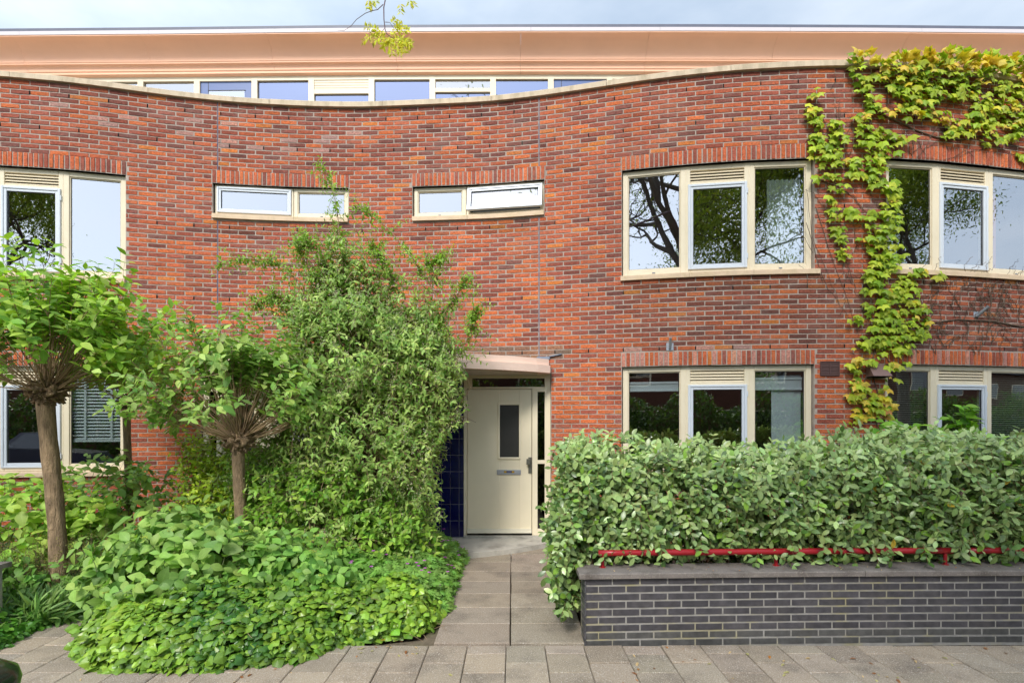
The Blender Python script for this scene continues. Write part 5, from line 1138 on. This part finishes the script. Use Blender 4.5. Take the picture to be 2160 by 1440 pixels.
hot = rng.random(n) < WM * .75; tn[hot] = tintmix(hot.sum(), lin(214, 196, 50), lin(226, 190, 84), .08); brn = (rng.random(n) < (WM > .85) * .5); tn[brn] = tintmix(brn.sum(), lin(190, 130, 70), lin(176, 150, 60), .1)
scatter('leaf', CREEPER, mm, tn, M['leaf_plain'], cre, 300, score=rng.uniform(.6, 1, n))
# stems
SLs = []
def vine(pts, r=.004, jit=3, m=14):
    p = np.array(pts, float); t = np.linspace(0, len(p) - 1, m); q = np.stack([np.interp(t, range(len(p)), p[:, i]) for i in range(2)], 1) + rng.normal(0, jit, (m, 2)) * np.linspace(.2, 1, m)[:, None]
    return np.array([WP(S(a), Z(a, b), .008 + rng.random() * .006) for a, b in q]), r
main = [([(1850, 900), (1838, 840), (1815, 790), (1858, 740), (1850, 640), (1845, 560), (1860, 480), (1880, 420), (1838, 330), (1830, 260), (1840, 215), (1800, 150)], .007), ([(1880, 770), (1860, 740)], .006), ([(1835, 770), (1848, 820), (1852, 880)], .006),
 ([(1800, 340), (1860, 380), (1890, 480)], .005), ([(1830, 200), (1870, 250), (1920, 270), (1960, 290), (2020, 296), (2080, 286), (2160, 318)], .009), ([(1870, 180), (1872, 235), (1920, 275)], .005), ([(2160, 690), (2100, 680), (2060, 676), (2020, 674), (1960, 682), (1900, 690)], .009), ([(2085, 680), (2090, 620), (2110, 580)], .005), ([(2085, 680), (2080, 715), (2060, 745)], .005),
 ([(1720, 440), (1740, 500), (1760, 560), (1790, 640), (1808, 710)], .003), ([(1700, 470), (1735, 590), (1790, 670)], .003), ([(1730, 380), (1780, 400), (1830, 450)], .005), ([(1700, 400), (1712, 500), (1770, 640)], .0025), ([(1860, 340), (1890, 300), (1930, 290)], .003), ([(1960, 292), (1990, 250), (2010, 200)], .004), ([(2090, 290), (2070, 230), (2085, 180)], .004), ([(1720, 200), (1716, 300), (1760, 350), (1840, 380)], .004), ([(2160, 340), (2100, 310), (2050, 320), (1990, 340), (1930, 330)], .003)]
for pts, r_ in main: SLs.append(vine(pts, r_, 2, 14))
for i in range(130):
    a, b = rng.uniform(1935, 2170), rng.uniform(590, 750); L_ = rng.uniform(25, 70); an = rng.uniform(-2.4, -.7) ; SLs.append(vine([(a, b), (a + math.cos(an) * L_ * .6, b + math.sin(an) * L_ * .6), (a + math.cos(an + .4) * L_, b + math.sin(an + .4) * L_)], .0032, 2.5, 14))
for i in range(60):
    a, b = rng.uniform(1700, 1860), rng.uniform(180, 700); L_ = rng.uniform(30, 80); an = rng.uniform(-2.2, -.9); SLs.append(vine([(a, b), (a + math.cos(an) * L_ * .6, b + math.sin(an) * L_ * .6), (a + math.cos(an - .3) * L_, b + math.sin(an - .3) * L_)], .0023, 2, 14))
for i in range(40):
    a, b = rng.uniform(1870, 2160), rng.uniform(170, 340); L_ = rng.uniform(30, 70); an = rng.uniform(-2.6, -.5); SLs.append(vine([(a, b), (a + math.cos(an) * L_ * .6, b + math.sin(an) * L_ * .6), (a + math.cos(an - .4) * L_, b + math.sin(an - .4) * L_)], .0024, 3, 14))
put('vine_stem', tubes_np(np.array([s_[0] for s_ in SLs]), np.array([s_[1] * 1.5 for s_ in SLs]), np.array([s_[1] * .7 for s_ in SLs]), 4), cre, M['vine'], 'stuff')

# fallen leaves on the paving
def fallen(n, xr, yr, z, name='fallen_leaf'):
    for i in range(n):
        x_, y_ = rng.uniform(*xr), rng.uniform(*yr); c = (lin(196, 130, 60), lin(206, 176, 130), lin(150, 100, 64), lin(186, 178, 120))[rng.integers(4)]
        yield x_, y_, z, c
lf = LEAF_SMALL.single('fallen_leaf'); lf.materials.append(M['leaf_plain']); litter = []
for (x_, y_, z, c) in list(fallen(60, (.6, 4.2), (3.35, 4.05), .006)) + list(fallen(34, (-1.5, -.7), (3.9, 4.25), .006)) + list(fallen(18, (-3.6, .6), (3.3, 3.7), .006)) + list(fallen(70, (.75, 4.2), (4.14, 4.33), .559)):
    litter.append((x_, y_, z, c))
ft = thing('fallen_leaves', 'dry fallen leaves scattered on the pavement and coping', 'leaf litter', (0, 4, 0))
for x_, y_, z, c in litter:
    if z > .5: y_ = lw_y(x_) + rng.uniform(-.01, .2)
    m_ = Matrix.Translation((x_, y_, z)) @ Matrix.Rotation(rng.uniform(0, 6.28), 4, 'Z') @ Matrix.Rotation(rng.normal(0, .15), 4, 'X') @ Matrix.Scale(rng.uniform(.018, .055) * (.5 if z > .5 else 1), 4); put('fallen_leaf', lf, ft, None, None, m_, c)

# white planter half hidden behind the shrub
t = thing('plant_pot', 'white square planter half hidden behind the shrub by the blue tiles', 'planter', (-1.62, 6.95, .07)); b = MB(); x0_, x1_ = -1.85, -1.42
b.prism([(x0_, 6.75), (x1_, 6.75), (x1_, 7.15), (x0_, 7.15)], .067, .47); b.build('body', M['plastic_white'], t); b = MB(); b.prism([(x0_ - .015, 6.735), (x1_ + .015, 6.735), (x1_ + .015, 7.165), (x0_ - .015, 7.165)], .4702, .51); b.build('rim', M['plastic_white'], t)
# dark green bin whose lid corner shows at the lower left
t = thing('wheelie_bin', 'dark green glossy lid corner poking into the bottom left of the view', 'bin', (-1.785, 1.34, 0)); b = MB(); b.smooth = True
def rr_poly(cx_, cy_, hx, hy, r_, k=8):
    o = []
    for qx, qy, a0 in ((1, 1, 0), (-1, 1, 90), (-1, -1, 180), (1, -1, 270)):
        for i in range(k + 1):
            a = R(a0 + 90 * i / k); o.append((cx_ + qx * (hx - r_) + r_ * math.cos(a), cy_ + qy * (hy - r_) + r_ * math.sin(a)))
    return o
rings = [(1.0, .93), (1.01, .955), (.99, .985), (.9, 1.01), (.6, 1.03), (.05, 1.04)]; n0 = None; BX, BY = -1.785, 1.34
for sc_, z in rings:
    pl = rr_poly(BX, BY, .30 * sc_, .31 * sc_, .09 * sc_); n0 = len(pl); b.v += [(x_, y_, z) for x_, y_ in pl]
for r_ in range(len(rings) - 1):
    for j in range(n0): j2 = (j + 1) % n0; b.f.append((r_ * n0 + j, r_ * n0 + j2, (r_ + 1) * n0 + j2, (r_ + 1) * n0 + j))
b.f.append(tuple((len(rings) - 1) * n0 + j for j in range(n0))); b.build('lid', M['dkgreen'], t)
b = MB(); pl0, pl1 = rr_poly(BX, BY, .22, .24, .05), rr_poly(BX, BY, .275, .285, .06); b.v += [(x_, y_, .06) for x_, y_ in pl0] + [(x_, y_, .935) for x_, y_ in pl1]; n0 = len(pl0)
for j in range(n0): j2 = (j + 1) % n0; b.f.append((j, j2, n0 + j2, n0 + j))
b.build('body', M['dkgreen'], t)
for sx in (-.2, .2):
    b = MB(); b.tube([(BX + sx - .03, BY - .2, .1), (BX + sx + .03, BY - .2, .1)], .1, 16); b.build('wheel', M['rubber'], t)

# ------------------------------------------------------------------ street trees and the far side of the street (seen in the window panes)
def street_tree(label, bx, by, h, r0, crown_r, crown_z, nleaf, bare=0, seed=0, ca=lin(96, 118, 30), cb=lin(160, 176, 60)):
    g2 = np.random.default_rng(seed + 40); t = thing('street_tree', label, 'tree', (bx, by, 0), 'street trees behind the viewer'); tk = MB(); tk.smooth = True; fork = h * .42
    tk.tube([(bx + .05 * math.sin(i), by, fork * i / 8) for i in range(9)], [r0 * (1.25 if i == 0 else 1 - .035 * i) for i in range(9)], 14)
    br = []; lv = []
    def grow(p, d, L_, r_, dep):
        q = [p]; dd = d
        for i in range(5): dd = unit(dd + g2.normal(0, .13, 3) + np.array([0, 0, .03])); q.append(q[-1] + dd * L_ / 5)
        tk.tube([tuple(x_) for x_ in q], [r_ * (1 - .09 * i) for i in range(6)], 8 if dep < 2 else 4, False)
        if dep >= 3: lv.append((q[-1], dd)); lv.append((q[3], dd))
        if dep >= 4: return
        for c in range(3 if dep < 3 else 3): grow(q[-1] if c < 2 else q[3], unit(dd + g2.normal(0, .5, 3)), L_ * g2.uniform(.62, .8), r_ * .58, dep + 1)
    for c in range(4):
        a = c * 1.6 + g2.random(); grow(np.array([bx, by, fork - .1]), unit(np.array([math.cos(a) * .5, math.sin(a) * .45, 1.0])), h * .22, r0 * .55, 0)
    tk.build('trunk', mat('dark_bark%d' % seed, lin(92, 84, 76), .9, .2, var=.3, vscale=12, bump=.01, bscale=30), t)
    LP = np.array([l_[0] for l_ in lv]); keep = g2.random(len(LP)) > bare; LP = LP[keep]; k = nleaf
    pnt = LP[g2.integers(0, len(LP), k)] + g2.normal(0, .36, (k, 3)); mmq = frames(pnt, unit(g2.normal(0, 1, (k, 3)) + [0, 0, -.4]), unit(g2.normal(0, .5, (k, 3)) + [0, 0, 1]), g2.uniform(.07, .15, k)); put('crown', LEAF_LONG.merged('crown', mmq, tintmix(k, ca, cb)), t, M['leaf_plain'], 'stuff')
    return t
t1 = street_tree('sparse street tree with a feathery yellow-green branch hanging into the top of the view', 1.75, -2.1, 13.5, .26, 3, 9, 5000, .5, 1)
t2 = street_tree('leafy street tree reflected in the upper window left of the creeper', 5.7, -3.0, 11.5, .2, 3, 8.5, 70000, 0, 2)
t3 = street_tree('leafy street tree reflected in the upper window right of the creeper', 16.9, -3.4, 13, .22, 3.5, 8.5, 80000, 0, 3)
street_tree('leafy street tree reflected in the upper left window', -13.4, -3.6, 11, .2, 3, 8, 60000, 0, 4)
def copy_tree(src, dx_, dy_, rz, label):
    c = src.copy(); COL.objects.link(c); bx0 = Vector(src.location); c.location = (bx0.x + dx_, bx0.y + dy_, 0); c.rotation_euler = (0, 0, rz); c['label'] = label
    for ch in src.children: d = ch.copy(); COL.objects.link(d); d.parent = c
    return c
_c = copy_tree(t3, 7.4, .3, 1.1, 'leafy street tree reflected in the middle pane of the upper window at the right edge')
_d = copy_tree(t3, 13.2, .2, 2.2, 'leafy street tree farthest down the street, reflected at the right edge of the windows')
copy_tree(t3, -26.5, -4, 2.9, 'leafy street tree far down the street to the left of the viewer')
_c.scale = (1.1, 1.1, 1.12); _d.scale = (1.15, 1.15, 1.2)
# the hanging branch of the first tree
HBD = 3.4
def hb(px, py): return np.array(P(px, py, HBD))
paths = [([(835, -260), (815, -20), (809, 15), (810, 42), (811, 58), (815, 70), (824, 79), (831, 82)], .0045, .0018), ([(809, 12), (796, 19), (786, 26), (772, 33), (752, 41), (738, 52), (726, 67), (711, 62)], .0028, .0012), ([(812, 44), (823, 50), (832, 60)], .0022, .001), ([(811, 62), (806, 66), (799, 65)], .002, .001), ([(831, 82), (842, 80), (846, 87)], .0018, .001), ([(835, -260), (790, -40), (776, -8)], .003, .0015), ([(815, -60), (850, -20), (862, 2)], .0028, .0012), ([(850, -20), (880, -12)], .002, .001)]
hbm = MB(); hbm.smooth = True
for pts, ra, rb_ in paths:
    q = [hb(*p_) + np.array([0, rng.normal(0, .01), 0]) for p_ in pts]; hbm.tube([tuple(x_) for x_ in q], [ra + (rb_ - ra) * i / (len(q) - 1) for i in range(len(q))], 6)
top_pt = hb(835, -260); hbm.tube([tuple(top_pt), tuple(top_pt + [.5, -1.2, .9]), (1.2, -.5, 7.6), (1.7, -1.8, 6.4)], [.005, .012, .03, .05], 8)
hbo = hbm.build('hanging_branch', mat('young_twig', lin(104, 78, 84), .7), t1)
pn = []; 
fr_starts = [(799, 66, -150, 34), (806, 70, -170, 22), (812, 72, 150, 30), (815, 78, 110, 24), (822, 80, 80, 34), (830, 82, 60, 30), (836, 74, 20, 34), (838, 66, -10, 26), (832, 60, -40, 22), (846, 87, 95, 30), (842, 80, 35, 32), (826, 72, -60, 20), (845, 86, 60, 26), (835, 70, 130, 24), (822, 76, 140, 26), (799, 65, 160, 38), (826, 50, -50, 14), (834, 48, 20, 10), (778, 0, 100, 16), (783, 0, 75, 14), (790, 0, 60, 10), (845, 8, 90, 18), (864, 0, 95, 10), (868, 2, 60, 12), (842, 80, 70, 30), (833, 62, -20, 28), (815, 70, 175, 20), (850, 84, 10, 18), (782, 14, 120, 6)]
for (a, b, an, ln_) in fr_starts:
    th = R(an); nlf = max(4, int(ln_ / 2.6)); dip = rng.uniform(-.2, .2)
    for i in range(nlf):
        t_ = (i + .6) / nlf * ln_; c_ = hb(a + math.cos(th) * t_, b + math.sin(th) * t_ + .006 * t_ * t_) + np.array([0, dip * t_ / 340, 0])
        for sg in (-1, 1):
            an2 = th + sg * R(62); dv = np.array([math.cos(an2), rng.normal(0, .35), -math.sin(an2)]); pn.append((c_, dv))
pos_ = np.array([q[0] for q in pn]); ax = np.array([q[1] for q in pn]); n = len(pn); mm = frames(pos_, unit(ax), unit(np.array([[0, -1, .4]]).repeat(n, 0) + rng.normal(0, .4, (n, 3))), rng.uniform(.023, .035, n)); scatter('leaflet', LEAF_LONG, mm, tintmix(n, lin(176, 180, 20), lin(226, 220, 60), .08), M['leaf_plain'], hbo, 40)
# houses opposite
oh = thing('brick_house', 'row of brick houses across the street seen only in reflections', 'house', (0, -17, 0)); b = MB(); b.prism([(-60, -24), (75, -24), (75, -17), (-60, -17)], -.05, 6.2); b.build('wall', mat('far_brick', lin(100, 66, 54), .9, .2, var=.3, vscale=6), oh)
b = MB(); b.prism([(-60, -24), (75, -24), (75, -16.7), (-60, -16.7)], 6.201, 6.5); b.build('roof', M['roofedge'], oh)
for i in range(26):
    for z in (1.0, 3.9):
        x_ = -48 + i * 4.6; b = MB(); T = Matrix(((-1, 0, 0, x_), (0, 0, 1, -17), (0, 1, 0, 0), (0, 0, 0, 1))); frame_ring(b, T, 0, 2.2, z, z + 1.4, .08, -.05, .02); o = b.build('window', M['cream'], oh); glazed(T, .08, 2.12, z + .08, z + 1.32, .005, M['darkglass'], o)
oh_h = thing('hedge', 'dark hedge across the street seen only in reflections', 'hedge', (0, -13, 0)); k = 90000; q = np.stack([rng.uniform(-35, 55, k), rng.normal(-12.2, .45, k), rng.uniform(0, 1, k)], 1); q[:, 2] *= 3.3 + .7 * np.sin(q[:, 0] * .9) + .4 * np.sin(q[:, 0] * 2.3); mm = frames(q, unit(rng.normal(size=(k, 3))), unit(rng.normal(0, .6, (k, 3)) + [0, .5, .8]), rng.uniform(.12, .24, k)); put('leaf', LEAF_SMALL.merged('leaf', mm, tintmix(k, lin(50, 80, 30), lin(110, 140, 50))), oh_h, M['leaf_plain'], 'stuff')
# a parked car reflected in the left ground floor window
car = thing('parked_car', 'dark blue parked car seen only as a reflection in the left ground floor window', 'car', (-10, -2.6, 0)); b = MB(); b.smooth = False
def car_prof(prof_, y0, y1, inset, name, m):
    b = MB(); n = len(prof_); b.v += [(-10 + x_, y0 + inset * max(0, z - .8), z) for x_, z in prof_] + [(-10 + x_, y1 - inset * max(0, z - .8), z) for x_, z in prof_]
    b.f.append(tuple(range(n))); b.f.append(tuple(reversed(range(n, 2 * n))))
    for i in range(n): j = (i + 1) % n; b.f.append((i, n + i, n + j, j))
    return b.build(name, m, car)
car_prof([(-2.1, .3), (2.1, .3), (2.15, .6), (2.0, .85), (1.1, .95), (-1.7, .98), (-2.1, .85), (-2.15, .55)], -3.5, -1.75, 0, 'body', M['carpaint']); car_prof([(-1.75, .981), (1.05, .955), (.35, 1.42), (-1.2, 1.44)], -3.42, -1.83, .35, 'cabin', M['carpaint']); car_prof([(-1.55, 1.0), (.85, 1.0), (.28, 1.38), (-1.1, 1.40)], -3.44, -1.81, .34, 'side_glass', M['darkglass'])
for x_ in (-11.35, -8.7):
    for y_ in (-3.45, -1.8): b = MB(); b.tube([(x_, y_ - .1, .31), (x_, y_ + .1, .31)], .31, 18); b.build('wheel', M['rubber'], car)
